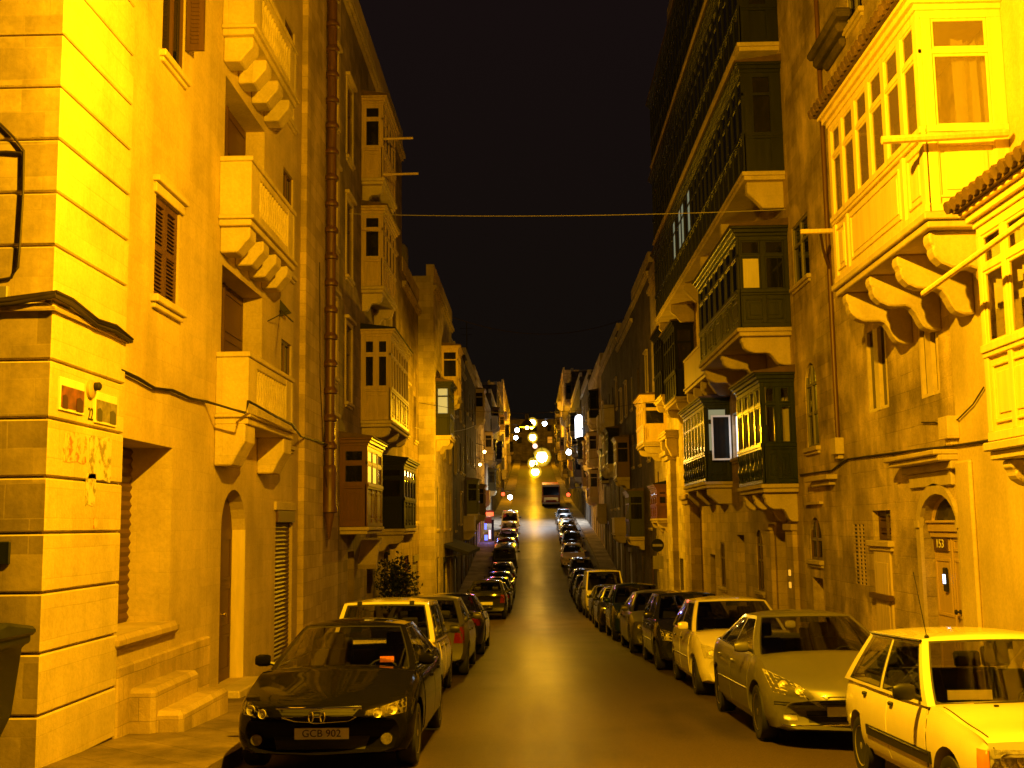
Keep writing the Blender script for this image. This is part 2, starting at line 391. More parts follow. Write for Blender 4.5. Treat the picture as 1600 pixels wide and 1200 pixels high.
def facade(mb, side, X, Y0, Y1, Z0, Z1, ops):
    ys = sorted({Y0, Y1} | {v for o in ops for v in (o['y0'], o['y1']) if Y0 < v < Y1})
    zs = sorted({Z0, Z1} | {v for o in ops for v in (o['z0'], o['z1']) if Z0 < v < Z1})
    for i in range(len(ys) - 1):
        for j in range(len(zs) - 1):
            cy, cz = (ys[i] + ys[i + 1]) / 2, (zs[j] + zs[j + 1]) / 2
            if any(o['y0'] < cy < o['y1'] and o['z0'] < cz < o['z1'] for o in ops): continue
            mb.face([(X, ys[i], zs[j]), (X, ys[i + 1], zs[j]), (X, ys[i + 1], zs[j + 1]), (X, ys[i], zs[j + 1])])
    for o in ops:
        y0, y1, z0, z1, d = o['y0'], o['y1'], o['z0'], o['z1'], o.get('d', .2); B = X + side * (d + .06)
        zt = z1
        if o.get('arch'):
            pts = arc_pts(y0, y1, z1, 12, o.get('rise')); zt = pts[0][1]
            for k in range(len(pts) - 1):
                (a, za), (c, zc) = pts[k], pts[k + 1]
                mb.face([(X, a, za), (X, c, zc), (X, c, z1), (X, a, z1)])
                mb.face([(X, a, za), (X, c, zc), (B, c, zc), (B, a, za)])
        else:
            mb.face([(X, y0, z1), (X, y1, z1), (B, y1, z1), (B, y0, z1)])
        mb.face([(X, y0, z0), (X, y1, z0), (B, y1, z0), (B, y0, z0)])
        for y in (y0, y1): mb.face([(X, y, z0), (X, y, zt), (B, y, zt), (B, y, z0)])

class House:
    def __init__(s, name, label, side, X, Y0, Y1, ztop, mat, depth=8, base=None):
        s.side, s.X, s.Y0, s.Y1, s.zt, s.mat, s.depth = side, X, Y0, Y1, ztop, mat, depth
        s.z0 = min(ground(Y0), ground(Y1)) - .5
        s.root = thing(name, (X, (Y0 + Y1) / 2, ground((Y0 + Y1) / 2)), label, 'house', 'houses lining the street'); s.ops = []; s.mb = MB()
    def B(s, mb, o0, o1, y0, y1, z0, z1): ob(mb, s.side, s.X, o0, o1, y0, y1, z0, z1)
    def op(s, y0, y1, z0, z1, d=.2, **k): s.ops.append(dict(y0=y0, y1=y1, z0=z0, z1=z1, d=d, **k))
    def part(s, name, mb, mat, parent=None, **k): return mb.build(name, mat, parent or s.root, **k)
    def rect(s, xn, yt, yb, xf):
        """two upright edges seen in the photograph -> extent on the street front"""
        ym = (yt + yb) / 2
        y0 = onX(xn, ym, s.X)[0]; y1 = onX(xf, ym, s.X)[0]
        return y0, y1, zat(xn, yb, y0), zat(xn, yt, y0)
    # --- window: frame, pane, sill
    def window(s, y0, y1, z0, z1, d=.2, frame='brown_paint', pane='pane', sill=True, arch=False, mull=1, trans=.68, surround=False, lit=None):
        s.op(y0, y1, z0, z1, d, arch=arch)
        mb = MB(); t = .055; a, b = -d - .035, -d + .03
        s.B(mb, a, b, y0, y0 + t, z0, z1); s.B(mb, a, b, y1 - t, y1, z0, z1)
        s.B(mb, a + .003, b - .003, y0, y1, z0, z0 + t)
        zt = z1 - ((y1 - y0) / 2 if arch else t); s.B(mb, a + .003, b - .003, y0, y1, zt, zt + t)
        for k in range(mull):
            c = y0 + (y1 - y0) * (k + 1) / (mull + 1); s.B(mb, a + .006, b + .005, c - .035, c + .035, z0, z1 - t)
        if trans: zc = z0 + (zt - z0) * trans; s.B(mb, a + .009, b - .006, y0, y1, zc - .03, zc + .03)
        w = s.part('window', mb, frame)
        mb = MB(); x = s.X + s.side * d
        if arch: mb.prism([(y0 + .01, z0)] + [(p, q) for p, q in arc_pts(y0 + .01, y1 - .01, z1 - .01)] + [(y1 - .01, z0)], 'x', x, x + s.side * .01)
        else: mb.box(x, x + s.side * .01, y0 + .01, y1 - .01, z0 + .01, z1 - .01)
        mb.build('pane', lit or pane, w)
        if sill:
            mb = MB(); s.B(mb, -.02, .09, y0 - .1, y1 + .1, z0 - .09, z0 - .002); s.B(mb, -.02, .05, y0 - .06, y1 + .06, z0 - .15, z0 - .09); mb.build('sill', 'trim_stone', w, bevel=.012)
        if surround:
            mb = MB(); t = .13
            s.B(mb, -.01, .035, y0 - t, y0 - .004, z0, z1 + t); s.B(mb, -.01, .035, y1 + .004, y1 + t, z0, z1 + t); s.B(mb, -.01, .032, y0 - .004, y1 + .004, z1 + .004, z1 + t)
            s.B(mb, -.01, .12, y0 - t - .05, y1 + t + .05, z1 + t, z1 + t + .09)
            mb.build('frame', 'trim_stone', w, bevel=.01)
        return w
    def shutters(s, y0, y1, z0, z1, d=.14, mat='brown_paint', slats=True, sill=True, arch=False):
        s.op(y0, y1, z0, z1, d, arch=arch)
        w = None; n = 2; zt = z1 if not arch else z1 - (y1 - y0) / 2
        for k in range(n):
            a = y0 + (y1 - y0) * k / n + .008; b = y0 + (y1 - y0) * (k + 1) / n - .008; mb = MB(); t = .06
            s.B(mb, -d - .04, -d + .005, a, a + t, z0 + .01, z1 - .01); s.B(mb, -d - .04, -d + .005, b - t, b, z0 + .01, z1 - .01)
            for zz in (z0 + .01, (z0 + z1) / 2 - .04, zt - .09): s.B(mb, -d - .037, -d + .002, a, b, zz, zz + .08)
            s.B(mb, -d - .05, -d - .045, a, b, z0 + .01, z1 - .01)
            if slats:
                z = z0 + .12
                while z < zt - .12:
                    x0 = s.X + s.side * (d + .035); x1 = s.X + s.side * (d + .004)
                    mb.face([(x0, a + t, z + .05), (x0, b - t, z + .05), (x1, b - t, z), (x1, a + t, z)]); z += .052
            w = s.part('shutter', mb, mat)
        if sill:
            mb = MB(); s.B(mb, -.02, .10, y0 - .12, y1 + .12, z0 - .10, z0 - .002); s.B(mb, -.02, .055, y0 - .08, y1 + .08, z0 - .17, z0 - .10); s.part('sill', mb, 'trim_stone', bevel=.012)
        return w
    def door(s, y0, y1, z0, z1, d=.25, mat='brown_paint', arch=False, handle=True, fan=False, rise=None):
        s.op(y0, y1, z0, z1, d, arch=arch, rise=rise)
        mb = MB(); x = s.X + s.side * d; zt = z1 - ((rise or (y1 - y0) / 2) if arch else 0)
        if arch and not fan: mb.prism([(y0 + .01, z0)] + [(p, q) for p, q in arc_pts(y0 + .01, y1 - .01, z1 - .01, rise=rise)] + [(y1 - .01, z0)], 'x', x, x + s.side * .05)
        else: mb.box(x, x + s.side * .05, y0 + .01, y1 - .01, z0, zt - .01)
        W = (y1 - y0) / 2
        for k in range(2):
            a, b = y0 + W * k + .07, y0 + W * (k + 1) - .07; H = zt - z0
            for (p, q) in ((.06, .30), (.34, .62), (.66, .95)):
                s.B(mb, -d, -d + .018, a, b, z0 + p * H, z0 + p * H + .05); s.B(mb, -d, -d + .018, a, b, z0 + q * H - .05, z0 + q * H)
                s.B(mb, -d, -d + .016, a, a + .05, z0 + p * H + .05, z0 + q * H - .05); s.B(mb, -d, -d + .016, b - .05, b, z0 + p * H + .05, z0 + q * H - .05)
        s.B(mb, -d, -d + .03, (y0 + y1) / 2 - .035, (y0 + y1) / 2 + .035, z0, zt - .01)
        o = s.part('door', mb, mat)
        if handle:
            mb = MB().lathe([(.035, 0), (.035, .01), (.015, .02), (.015, .05), (.04, .06), (.04, .085), (.0, .09)], (0, 0, 0), 10, 'x')
            q = mb.build('handle', 'brass', o); q.location = (s.X + s.side * d, (y0 + y1) / 2 + .12, z0 + 1.05)
            if s.side > 0: q.rotation_euler = (0, 0, math.pi)
        return o
    def roller(s, y0, y1, z0, z1, d=.2, mat='grey_paint', box=.25):
        s.op(y0, y1, z0, z1, d); mb = MB(); z = z0; x = s.X + s.side * d
        while z < z1 - box:
            mb.face([(x, y0, z), (x, y1, z), (x - s.side * .018, y1, z + .05), (x - s.side * .018, y0, z + .05)])
            mb.face([(x - s.side * .018, y0, z + .05), (x - s.side * .018, y1, z + .05), (x, y1, z + .08), (x, y0, z + .08)]); z += .08
        s.B(mb, -d - .02, -d + .12, y0, y1, z1 - box, z1 - .004)
        return s.part('roller_shutter', mb, mat)
    def corbel(s, parent, y, zt, P, w=.24, kind='block', H=.45):
        if kind == 'scroll':
            pr = [(0, 0), (.98, 0), (1.0, -.10), (.985, -.20), (.95, -.23), (.965, -.30), (.93, -.40), (.85, -.50), (.74, -.56), (.62, -.57), (.50, -.56), (.42, -.60), (.36, -.70), (.30, -.86), (.24, -.96), (.14, -1.0), (0, -1.0)]
        else:
            pr = [(0, 0), (.96, 0), (.96, -.42), (.80, -.62), (.55, -1.0), (0, -1.0)]
        poly = [(s.X - s.side * a * P, zt + b * H) for a, b in pr]
        mb = MB().prism(poly, 'y', y - w / 2, y + w / 2); return mb.build('corbel', 'trim_stone', parent, bevel=.02)
    def balcony(s, y0, y1, zs, zp, P, mat='trim_stone', ncorb=4, ends=True, style='baluster', H=.45, cw=.3):
        """stone balcony: slab, solid end piers, a parapet with small balusters in its middle"""
        mb = MB()
        s.B(mb, 0, P + .05, y0 - .05, y1 + .05, zs - .06, zs); s.B(mb, 0, P, y0, y1, zs - .16, zs - .06)
        s.B(mb, 0, P + .02, y0 - .02, y1 + .02, zp - .08, zp)                                  # coping
        t = .14; s.B(mb, 0, P - .004, y0 + .004, y0 + t, zs, zp - .08); s.B(mb, 0, P - .004, y1 - t, y1 - .004, zs, zp - .08)
        pier = .55 if style == 'baluster' else (y1 - y0) / 2
        s.B(mb, P - t, P - .008, y0 + t, y0 + pier, zs, zp - .08); s.B(mb, P - t, P - .008, y1 - pier, y1 - t, zs, zp - .08)
        if style == 'baluster':
            s.B(mb, P - t, P - .01, y0 + pier, y1 - pier, zs, zs + .16); s.B(mb, P - t, P - .01, y0 + pier, y1 - pier, zp - .2, zp - .08)
        o = s.part('stone_balcony', mb, mat, bevel=.012)
        if style == 'baluster':
            n = max(3, int((y1 - y0 - 2 * pier) / .15))
            for k in range(n):
                yy = y0 + pier + (k + .5) * (y1 - y0 - 2 * pier) / n; h = (zp - .2) - (zs + .16)
                m = MB().lathe([(.05, 0), (.05, .1 * h), (.03, .16 * h), (.055, .38 * h), (.03, .72 * h), (.026, .84 * h), (.05, .9 * h), (.05, h)], (s.X - s.side * (P - t / 2), yy, zs + .16), 8)
                m.build('baluster', mat, o, smooth=50)
        for k in range(ncorb):
            yy = y0 + .28 + (y1 - y0 - .56) * k / max(1, ncorb - 1); s.corbel(o, yy, zs - .16, P * .97, cw, 'block', H)
        return o
    def oriel(s, Y0, Y1, P, zb, zs, zt, nf, ne=1, mat='green_paint', gl='glass', roof='flat', ncorb=3, ck='scroll', trans=.70, curtains=False, detail=True, balusters=False, H=.5, lit=None, litset=(), label=None, slab='trim_stone', back=True, pm=1.1, front_curtains=True, ew=.05, fw=.05, pset=None, litlow=False):
        """closed timber balcony: panelled base, a band of windows in two rows, cornice, roof, stone slab and corbels"""
        sd, X = s.side, s.X; mb = MB(); ztr = zs + (zt - zs) * trans; panes = []
        def face(L, n, put, end=False):
            th = .055; pw = fw; we = ew if end else pw
            put(0, L, zb, zs, .03, .05)                                        # board behind the panels
            put(0, L, zb, zb + .09, -.012, .05); put(0, L, zs - .05, zs + .03, -.03, .055); put(0, L, zs - .10, zs - .05, -.012, .05)
            put(0, L, zt, zt + .10, .004, .055); put(0, L, ztr - .03, ztr + .03, .002, .05)
            for k in range(n + 1):
                u = L * k / n; w = pw * (1.5 if k in (0, n) else 1)
                a, b = max(0, u - w), min(L, u + w)
                if k in (0, n): a, b = (0, 2 * we) if k == 0 else (L - 2 * we, L)
                if not pset or k in (0, n): put(a, b, zb + .09, zs - .10, .0, .05)
                put(a, b, zs + .03, zt, -.003, .055)
            for k in range(n):
                a, b = L * k / n + pw, L * (k + 1) / n - pw
                if k == 0: a = 2 * we
                if k == n - 1: b = L - 2 * we
                for (p, q) in ((zs + .03, ztr - .03), (ztr + .03, zt)):
                    if detail:
                        put(a, a + .035, p, q, .012, .045); put(b - .035, b, p, q, .012, .045); put(a + .035, b - .035, p, p + .035, .014, .045); put(a + .035, b - .035, q - .035, q, .014, .045)
                panes.append((put, a, b, end, k))
            if detail:
                m = max(1, round(L / pm)); ivs = [(k / m, (k + 1) / m) for k in range(m)] if not pset or end else pset
                for (pa, pb) in ivs:
                    a, b = L * pa + .16, L * pb - .16; z0, z1 = zb + .17, zs - .18
                    if pset and not end: put(L * pb - .05, min(L - .01, L * pb + .05), zb + .09, zs - .10, .001, .05)
                    if b - a > .15 and z1 - z0 > .15:
                        put(a, b, z0, z0 + .03, .008, .035); put(a, b, z1 - .03, z1, .008, .035); put(a, a + .03, z0 + .03, z1 - .03, .01, .035); put(b - .03, b, z0 + .03, z1 - .03, .01, .035)
                        put(a + .09, b - .09, z0 + .09, z1 - .09, .016, .035)
        def front(target):
            def put(u0, u1, z0, z1, d0, d1): ob(target[0], sd, X, P - d1, P - d0, Y0 + u0, Y0 + u1, z0, z1)
            return put
        def end(target, y, dr):
            def put(u0, u1, z0, z1, d0, d1): ob(target[0], sd, X, u0, min(u1, P - .057), y + dr * d0, y + dr * d1, z0, z1)
            return put
        tgt = [mb]
        face(Y1 - Y0, nf, front(tgt)); face(P, ne, end(tgt, Y0, 1), True); face(P, ne, end(tgt, Y1, -1), True)
        for (a, b, ov) in ((zt + .10, zt + .17, .02), (zt + .17, zt + .25, .07), (zt + .25, zt + .30, .12)):
            ob(mb, sd, X, 0, P + ov, Y0 - ov, Y1 + ov, a, b)
        ob(mb, sd, X, 0, P - .06, Y0 + .06, Y1 - .06, zb - .01, zb + .03)
        if balusters:
            n = int((Y1 - Y0) / .42)
            for k in range(n):
                yy = Y0 + (k + .5) * (Y1 - Y0) / n; h = zs - .1 - zb - .09
                mb.lathe([(.06, 0), (.06, .08 * h), (.035, .12 * h), (.075, .34 * h), (.035, .62 * h), (.06, .8 * h), (.06, h)], (X - sd * (P - .0), yy, zb + .09), 8)
        o = s.part('enclosed_balcony', mb, mat, bevel=.006 if detail and s.Y0 < 26 else 0)
        for i, (put, a, b, e, k) in enumerate(panes):
            m = MB(); tgt[0] = m
            put(a, b, zs + .03, ztr - .03, .026, .030)
            if litlow and i in litset: m.build('window', lit, o); m = MB(); tgt[0] = m
            put(a, b, ztr + .03, zt, .026, .030)
            if litlow: m.build('window', gl, o); continue
            m.build('window', lit if (lit and i in litset) else gl, o)
        if curtains:
            rr = random.Random(int(Y0 * 10))
            for k in range(nf):
                if front_curtains and rr.random() < .6:
                    L = (Y1 - Y0) / nf; c = MB(); n = 10; zl = zs + .05 + (0 if rr.random() < .6 else (zt - zs) * .3)
                    for j in range(n):
                        ya = Y0 + L * (k + j / n); yb = Y0 + L * (k + (j + 1) / n); xa = X - sd * (P - .12 + .025 * math.sin(j * 2.1)); xb = X - sd * (P - .12 + .025 * math.sin((j + 1) * 2.1))
                        c.face([(xa, ya, zl), (xb, yb, zl), (xb, yb, zt), (xa, ya, zt)])
                    c.build('curtain', 'curtain', o)
            c = MB(); n = 10
            for j in range(n // 2 + 1):
                ua = P * (.12 + .7 * j / n); ub = P * (.12 + .7 * (j + 1) / n); f = lambda u, q: Y0 + .14 + .03 * math.sin(u * 40) + q
                c.face([(X - sd * ua, f(ua, 0), zs), (X - sd * ub, f(ub, 0), zs), (X - sd * ub, f(ub, .04), zt - .35 * (1 - j / n)), (X - sd * ua, f(ua, .04), zt - .2)])
            c.build('curtain', 'curtain', o)
        m = MB(); zr = zt + .30
        if roof == 'tile':
            m.prism([(X, zr + .42), (X, zr), (X - sd * (P + .17), zr), (X - sd * (P + .17), zr + .06)], 'y', Y0 - .14, Y1 + .14)
            n = int((Y1 - Y0 + .28) / .17)
            for k in range(n + 1):
                yy = Y0 - .14 + (Y1 - Y0 + .28) * k / n
                m.tube([(X - sd * .02, yy, zr + .44), (X - sd * (P + .23), yy, zr + .065)], .07, 7)
            m.build('roof', 'tile', o, smooth=50)
        else:
            m.prism([(X, zr + .16), (X, zr), (X - sd * (P + .15), zr), (X - sd * (P + .15), zr + .035)], 'y', Y0 - .15, Y1 + .15); m.build('roof', 'dark_paint' if roof == 'dark' else 'tile', o)
        m = MB(); ob(m, sd, X, 0, P + .05, Y0 - .05, Y1 + .05, zb - .10, zb - .012); ob(m, sd, X, 0, P + .0, Y0, Y1, zb - .19, zb - .10); m.build('slab', slab, o, bevel=.012 if detail else 0)
        for k in range(ncorb):
            yy = Y0 + .25 + (Y1 - Y0 - .5) * k / max(1, ncorb - 1); s.corbel(o, yy, zb - .19, P * .95, .22, ck, H)
        if label: o['label'] = label
        return o
    def finish(s, cornice=True, extra=None):
        facade(s.mb, s.side, s.X, s.Y0, s.Y1, s.z0, s.zt, s.ops)
        B = s.X + s.side * s.depth; X, Y0, Y1, a, b = s.X, s.Y0, s.Y1, s.z0, s.zt
        for y in (Y0, Y1): s.mb.face([(X, y, a), (B, y, a), (B, y, b), (X, y, b)])
        s.mb.face([(B, Y0, a), (B, Y1, a), (B, Y1, b), (B, Y0, b)]); s.mb.face([(X, Y0, b), (X, Y1, b), (B, Y1, b), (B, Y0, b)])
        w = s.part('wall', s.mb, s.mat, merge=True)
        if cornice:
            m = MB(); s.B(m, -.3, .16, Y0 + .01, Y1 - .01, b - .55, b - .42); s.B(m, -.3, .09, Y0 + .012, Y1 - .012, b - .64, b - .55); s.B(m, -.3, .04, Y0 + .011, Y1 - .011, b - .02, b + .5); s.part('cornice', m, 'trim_stone')
        return w

def hang(name, mb, mat, label, cat, **k):
    g = k.pop('group', None); return tag(mb.build(name, mat, None, **k), label, cat, g)
LAMP = 8500.0
def r(z): return EYE + z
# ================================================================== LEFT SIDE
# ---- the rusticated corner house
h = House('corner_house', 'tall pale stone house with deep grooved courses on its corner and a brown shuttered window', -1, XL, 10.9, 16.5, 15.5, 'stone_smooth')
dy0, dy1 = 12.9, 14.8; dz0, dz1 = zat(182, 993, 12.9), zat(268, 700, 14.8)
h.op(dy0, dy1, dz0, dz1, .55)
mb = MB(); z = dz0; x = XL - .55                                   # dark corrugated door deep in its recess
while z < dz1 - .02:
    e = min(z + .12, dz1)
    mb.face([(x, dy0, z), (x, dy1, z), (x + .03, dy1, (z + e) / 2), (x + .03, dy0, (z + e) / 2)]); mb.face([(x + .03, dy0, (z + e) / 2), (x + .03, dy1, (z + e) / 2), (x, dy1, e), (x, dy0, e)]); z += .12
h.part('door', mb, 'brown_paint')
y0, y1, z0, z1 = h.rect(242, 303, 461, 280); h.shutters(y0, y1, z0, z1, .035)
mb = MB(); h.B(mb, -.01, .04, y0 - .1, y1 + .1, z1 + .005, z1 + .14); h.B(mb, -.01, .09, y0 - .14, y1 + .14, z1 + .14, z1 + .22); h.part('lintel', mb, 'trim_stone', bevel=.01)
ya, yb = onX(253, 80, XL)[0], onX(287, 100, XL)[0]; zb = zat(253, 80, ya)
h.window(ya, yb, zb, zb + 2.0, .05, 'brown_paint', 'pane', mull=1, trans=.7)
mb = MB(); xx0, xx1 = XL + .02, XL + .27                          # its open shutter leaf standing out from the wall
zs_ = zat(292, 78, yb)
mb.box(xx0, xx1, yb + .02, yb + .06, zs_, zs_ + 1.75)
for k in range(28): mb.box(xx0 + .07, xx1 - .07, yb + .005, yb + .021, zs_ + .1 + k * .058, zs_ + .135 + k * .058)
h.part('shutter', mb, 'brown_paint')
# plinth, sill and the worn steps under the recessed door
gz = ground(13.8) + .11
mb = MB()
mb.box(XL - .5, XL + .10, 12.75, 15.0, dz0 - .16, dz0 - .003); n = 4
for k in range(2):
    top = dz0 - .64 - k * .27; mb.box(XL - .1, XL + .36 + .30 * k, 13.25 + .1 * k, 15.0 + .35 * k, gz - .3, top)
h.part('doorstep', mb, 'stone_warm', bevel=.05)
mb = MB(); h.B(mb, -.02, .07, 12.86, 16.5, gz - .6, dz0 - .35); h.part('plinth', mb, 'stone_warm', bevel=.02)
# rusticated courses: real blocks with real grooves, wrapped round the corner
gpx = [(99, -36), (97, 53), (91, 135), (86, 217), (83, 300), (80, 383), (76, 470), (71, 562), (68, 653), (67, 745), (63, 833), (62, 927), (60, 1022), (57, 1120), (55, 1215)]
zg = [zat(px, py, 10.84) for px, py in gpx]
zg = [zg[0] + 3 * (zg[0] - zg[1]), zg[0] + 2 * (zg[0] - zg[1]), zg[0] + (zg[0] - zg[1])] + zg
me = bpy.data.meshes.new('rusticated_corner'); mb = MB()
for k in range(len(zg) - 1):
    mb.prism([(-13, 10.84), (XL + .06, 10.84), (XL + .06, 12.84), (XL - .03, 12.84), (XL - .03, 10.92), (-13, 10.92)], 'z', zg[k + 1] + .011, zg[k] - .011)
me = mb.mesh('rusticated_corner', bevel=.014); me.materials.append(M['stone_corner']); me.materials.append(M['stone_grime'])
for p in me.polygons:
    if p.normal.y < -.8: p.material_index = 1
link('rusticated_corner', me, None, h.root)
mb = MB(); mb.box(-13, XL - .035, 10.89, 11.3, zg[-1], zg[0]); h.part('wall', mb, 'stone_grime')
h.finish()
cz = zat(76, 478, 10.8)
mb = MB(); mb.box(-13, XL + .10, 10.78, 10.86, cz - .045, cz - .005); mb.box(XL + .05, XL + .10, 10.86, 12.86, cz - .045, cz - .005)
hang('stone_ledge', mb, 'stone_warm', 'thin ledge carrying cables round the grooved corner', 'ledge')
rr = random.Random(3)
mb = MB(); pts = [(-7, 10.75, cz + .03), (-5.6, 10.75, cz + .01), (-5.1, 10.75, cz + .05), (XL + .10, 10.76, cz + .12), (XL + .12, 11.1, cz + .10), (XL + .11, 11.8, cz + .03), (XL + .12, 12.3, cz + .05), (XL + .11, 12.85, cz + .0)]
mb.tube(pts, .025, 6); mb.tube([(p[0] + .01, p[1] - .01, p[2] - .05 + .03 * rr.random()) for p in pts], .022, 6); mb.tube([(p[0] + .02, p[1], p[2] + .03 * rr.random()) for p in pts], .016, 6)
hang('cable_bundle', mb, 'cable', 'thick black cable bundle lying on the ledge round the corner', 'cable', smooth=60)
def P3(px, py, Y): a = onY(px, py, Y); return (a[0], Y, a[1])
mb = MB(); mb.tube([P3(-30, 175, 10.815), P3(0, 193, 10.815), P3(22, 215, 10.815), P3(37, 235, 10.815), P3(36, 300, 10.815), P3(31, 380, 10.815), P3(28, 418, 10.815), P3(18, 434, 10.815), P3(-20, 440, 10.815)], .013, 7)
mb.tube([P3(-30, 240, 10.818), P3(10, 238, 10.818), P3(34, 240, 10.818)], .02, 6)
hang('conduit_pipe', mb, 'cable', 'dark bent conduit looping down the grooved end wall of the corner house', 'pipe', smooth=60)
mb = MB(); c = P3(4, 462, 10.818); mb.box(c[0] - .07, c[0] + .07, 10.76, 10.838, c[2] - .09, c[2] + .09); hang('junction_box', mb, 'grey_paint', 'small grey junction box at the end of the ledge cable', 'box', bevel=.01)
# cable sagging along the first floor
mb = MB(); pts = []
for px, py in ((187, 578), (215, 592), (240, 606), (268, 610), (295, 622), (322, 627)):
    y, z = onX(px, py, XL + .04); pts.append((XL + .04, y, z))
for px, py, X in ((333, 626, -4.15), (376, 622, -4.12), (400, 633, -4.1), (430, 650, -4.1), (456, 664, -4.1), (470, 682, XL + .12), (497, 690, XL + .14), (516, 698, XL + .14)):
    y, z = onX(px, py, X); pts.append((X, max(y, pts[-1][1] + .02), z))
mb.tube(pts, .018, 6); mb.tube([(p[0] + .015, p[1], p[2] - .02 + .04 * rr.random()) for p in pts], .012, 6)
hang('wall_cable', mb, 'cable', 'black cable sagging from the corner house across the lowest stone balcony', 'cable', smooth=60)
# things fixed on the corner
def wall_panel(name, px0, px1, pyt, pyb, X, t, mat):
    y0, _ = onX(px0, pyt, X); y1, _ = onX(px1, pyt, X); z1 = zat(px0, pyt, y0); z0 = zat(px0, pyb, y0)
    return y0, y1, z0, z1
XQ = XL + .06
for (a, b, t, bt, dark, lab) in ((92, 130, 588, 640, (.16, .055, .02), 'brown framed picture tile on the grooved corner, beside the round plaque'), (147, 181, 611, 660, (.20, .17, .09), 'greenish picture tile next to the number 22 on the grooved corner')):
    y0, y1, z0, z1 = wall_panel('', a, b, t, bt, XQ, .02, None)
    root = thing('picture_tile', (XQ, y0, z0), lab, 'sign', 'picture tiles on the grooved corner')
    H = z1 - z0; W = y1 - y0
    mb = MB(); mb.box(XQ - .01, XQ + .02, y0, y1, z0, z1); mb.build('board', 'paper_white', root, bevel=.004)
    mm = simple('picture_print', dark, .5, var=.6, nscale=9); mk = simple('picture_dark', [x * .3 for x in dark], .5, var=.4)
    mb = MB(); mb.box(XQ + .021, XQ + .024, y0 + .04 * W, y1 - .02 * W, z0 + .03, z0 + .75 * H); mb.build('picture', mm, root)
    for (p, q, u) in ((.09, .3, .50), (.66, .93, .52)):
        mb = MB(); mb.prism([(y0 + p * W, z0 + .07 * H), (y0 + q * W, z0 + .07 * H), (y0 + q * W, z0 + (u - .1) * H), (y0 + (p + q) / 2 * W, z0 + u * H), (y0 + p * W, z0 + (u - .06) * H)], 'x', XQ + .0245, XQ + .027); mb.build('figure', mk, root)
y, z = onX(140, 608, XQ)
root = thing('round_plaque', (XQ, y, z), 'small round plaque with a dark knob between the picture tiles', 'plaque')
mb = MB().lathe([(.10, 0), (.10, .03), (.08, .045), (0, .05)], (XQ, y, z), 18, 'x'); mb.build('disc', 'tan_paint', root, smooth=40)
mb = MB().lathe([(.045, .05), (.045, .10), (.02, .12), (0, .12)], (XQ, y + .02, z + .03), 12, 'x'); mb.build('knob', 'iron', root, smooth=40)
y, z = onX(141, 648, XQ)
me = text_mesh('lettering', '22', .19, .003); o = link('house_number', me, 'plate_ink'); o.location = (XQ + .004, y, z); o.rotation_euler = (R(90), 0, R(90)); o.scale = (.75, 1, 1)
tag(o, 'dark painted number 22 between the picture tiles on the corner', 'number')
for (a, b, t, bt, mt, lab) in ((99, 136, 672, 722, 'sticker', 'faded red and white poster pasted under the brown picture tile'), (139, 176, 676, 752, 'paper_white', 'torn pale notice pasted under the greenish picture tile'), (134, 150, 738, 792, 'paper_white', 'narrow scrap of torn paper near the recessed door'), (146, 152, 808, 826, 'sticker', 'tiny red sticker low on the grooved corner')):
    y0, y1, z0, z1 = wall_panel('', a, b, t, bt, XQ, .01, None)
    nm, nt, bb = new_mat('torn_paper'); L = nt.links.new
    n = N(nt, 'ShaderNodeTexNoise', Scale=7.0, Detail=6.0, Roughness=.7); g = N(nt, 'ShaderNodeNewGeometry'); L(g.outputs['Position'], n.inputs['Vector'])
    rp = N(nt, 'ShaderNodeValToRGB'); L(n.outputs[0], rp.inputs[0])
    c0, c1 = ((.50, .14, .05), (.56, .44, .25)) if mt == 'sticker' else ((.24, .20, .12), (.60, .52, .34))
    rp.color_ramp.elements[0].position = .42; rp.color_ramp.elements[0].color = col4(c0); rp.color_ramp.elements[1].position = .52; rp.color_ramp.elements[1].color = col4(c1)
    L(rp.outputs[0], bb.inputs['Base Color']); bb.inputs['Roughness'].default_value = .8
    rr = random.Random(int(a)); pl = []
    for k in range(26):
        u = k / 26 * 4; e = u % 1; p = ((e, 0), (1, e), (1 - e, 1), (0, 1 - e))[int(u)]
        pl.append((y0 + (y1 - y0) * (p[0] * .94 + .06 * rr.random()), z0 + (z1 - z0) * (p[1] * .92 + .08 * rr.random())))
    mb = MB().prism(pl, 'x', XQ + .001, XQ + .005)
    hang('torn_poster', mb, nm, lab, 'poster')
y0, _ = onX(0, 850, XL)
c = P3(2, 866, 10.83); mb = MB(); mb.box(c[0] - .12, c[0] + .09, 10.805, 10.838, c[2] - .10, c[2] + .12); hang('wall_sign', mb, 'green_dull', 'small dark green sign low on the grooved end wall', 'sign', bevel=.01)

# ---- the house with three stone balconies
h = House('balcony_house', 'yellow stone house with three stone balconies stacked above an arched doorway', -1, XL, 16.505, 22.8, 14.5, 'stone_smooth')
y0, y1 = 17.2, 18.65; z0 = ground(17.9) + .25
h.door(y0, y1, z0, zat(360, 765, 17.9), .22, 'brown_paint', arch=True, rise=.62)
mb = MB(); h.B(mb, -.21, .004, y1 - .018, y1 - .002, z0, zat(360, 765, 17.9) - .64); h.part('door_jamb', mb, 'cream_paint')
mb = MB(); h.B(mb, -.3, .35, y0 - .1, y1 + .15, z0 - .25, z0 - .003); h.B(mb, .3, .7, y0 - .05, y1 + .25, z0 - .4, z0 - .14); h.part('doorstep', mb, 'trim_stone', bevel=.02)
z1 = zat(445, 798, 21.6); h.roller(20.85, 22.3, ground(21.5) + .12, z1, .07, 'brown_paint', .22)
mb = MB(); h.B(mb, -.02, .05, 20.7, 22.45, z1 + .003, z1 + .16); h.part('lintel', mb, 'trim_stone', bevel=.01)
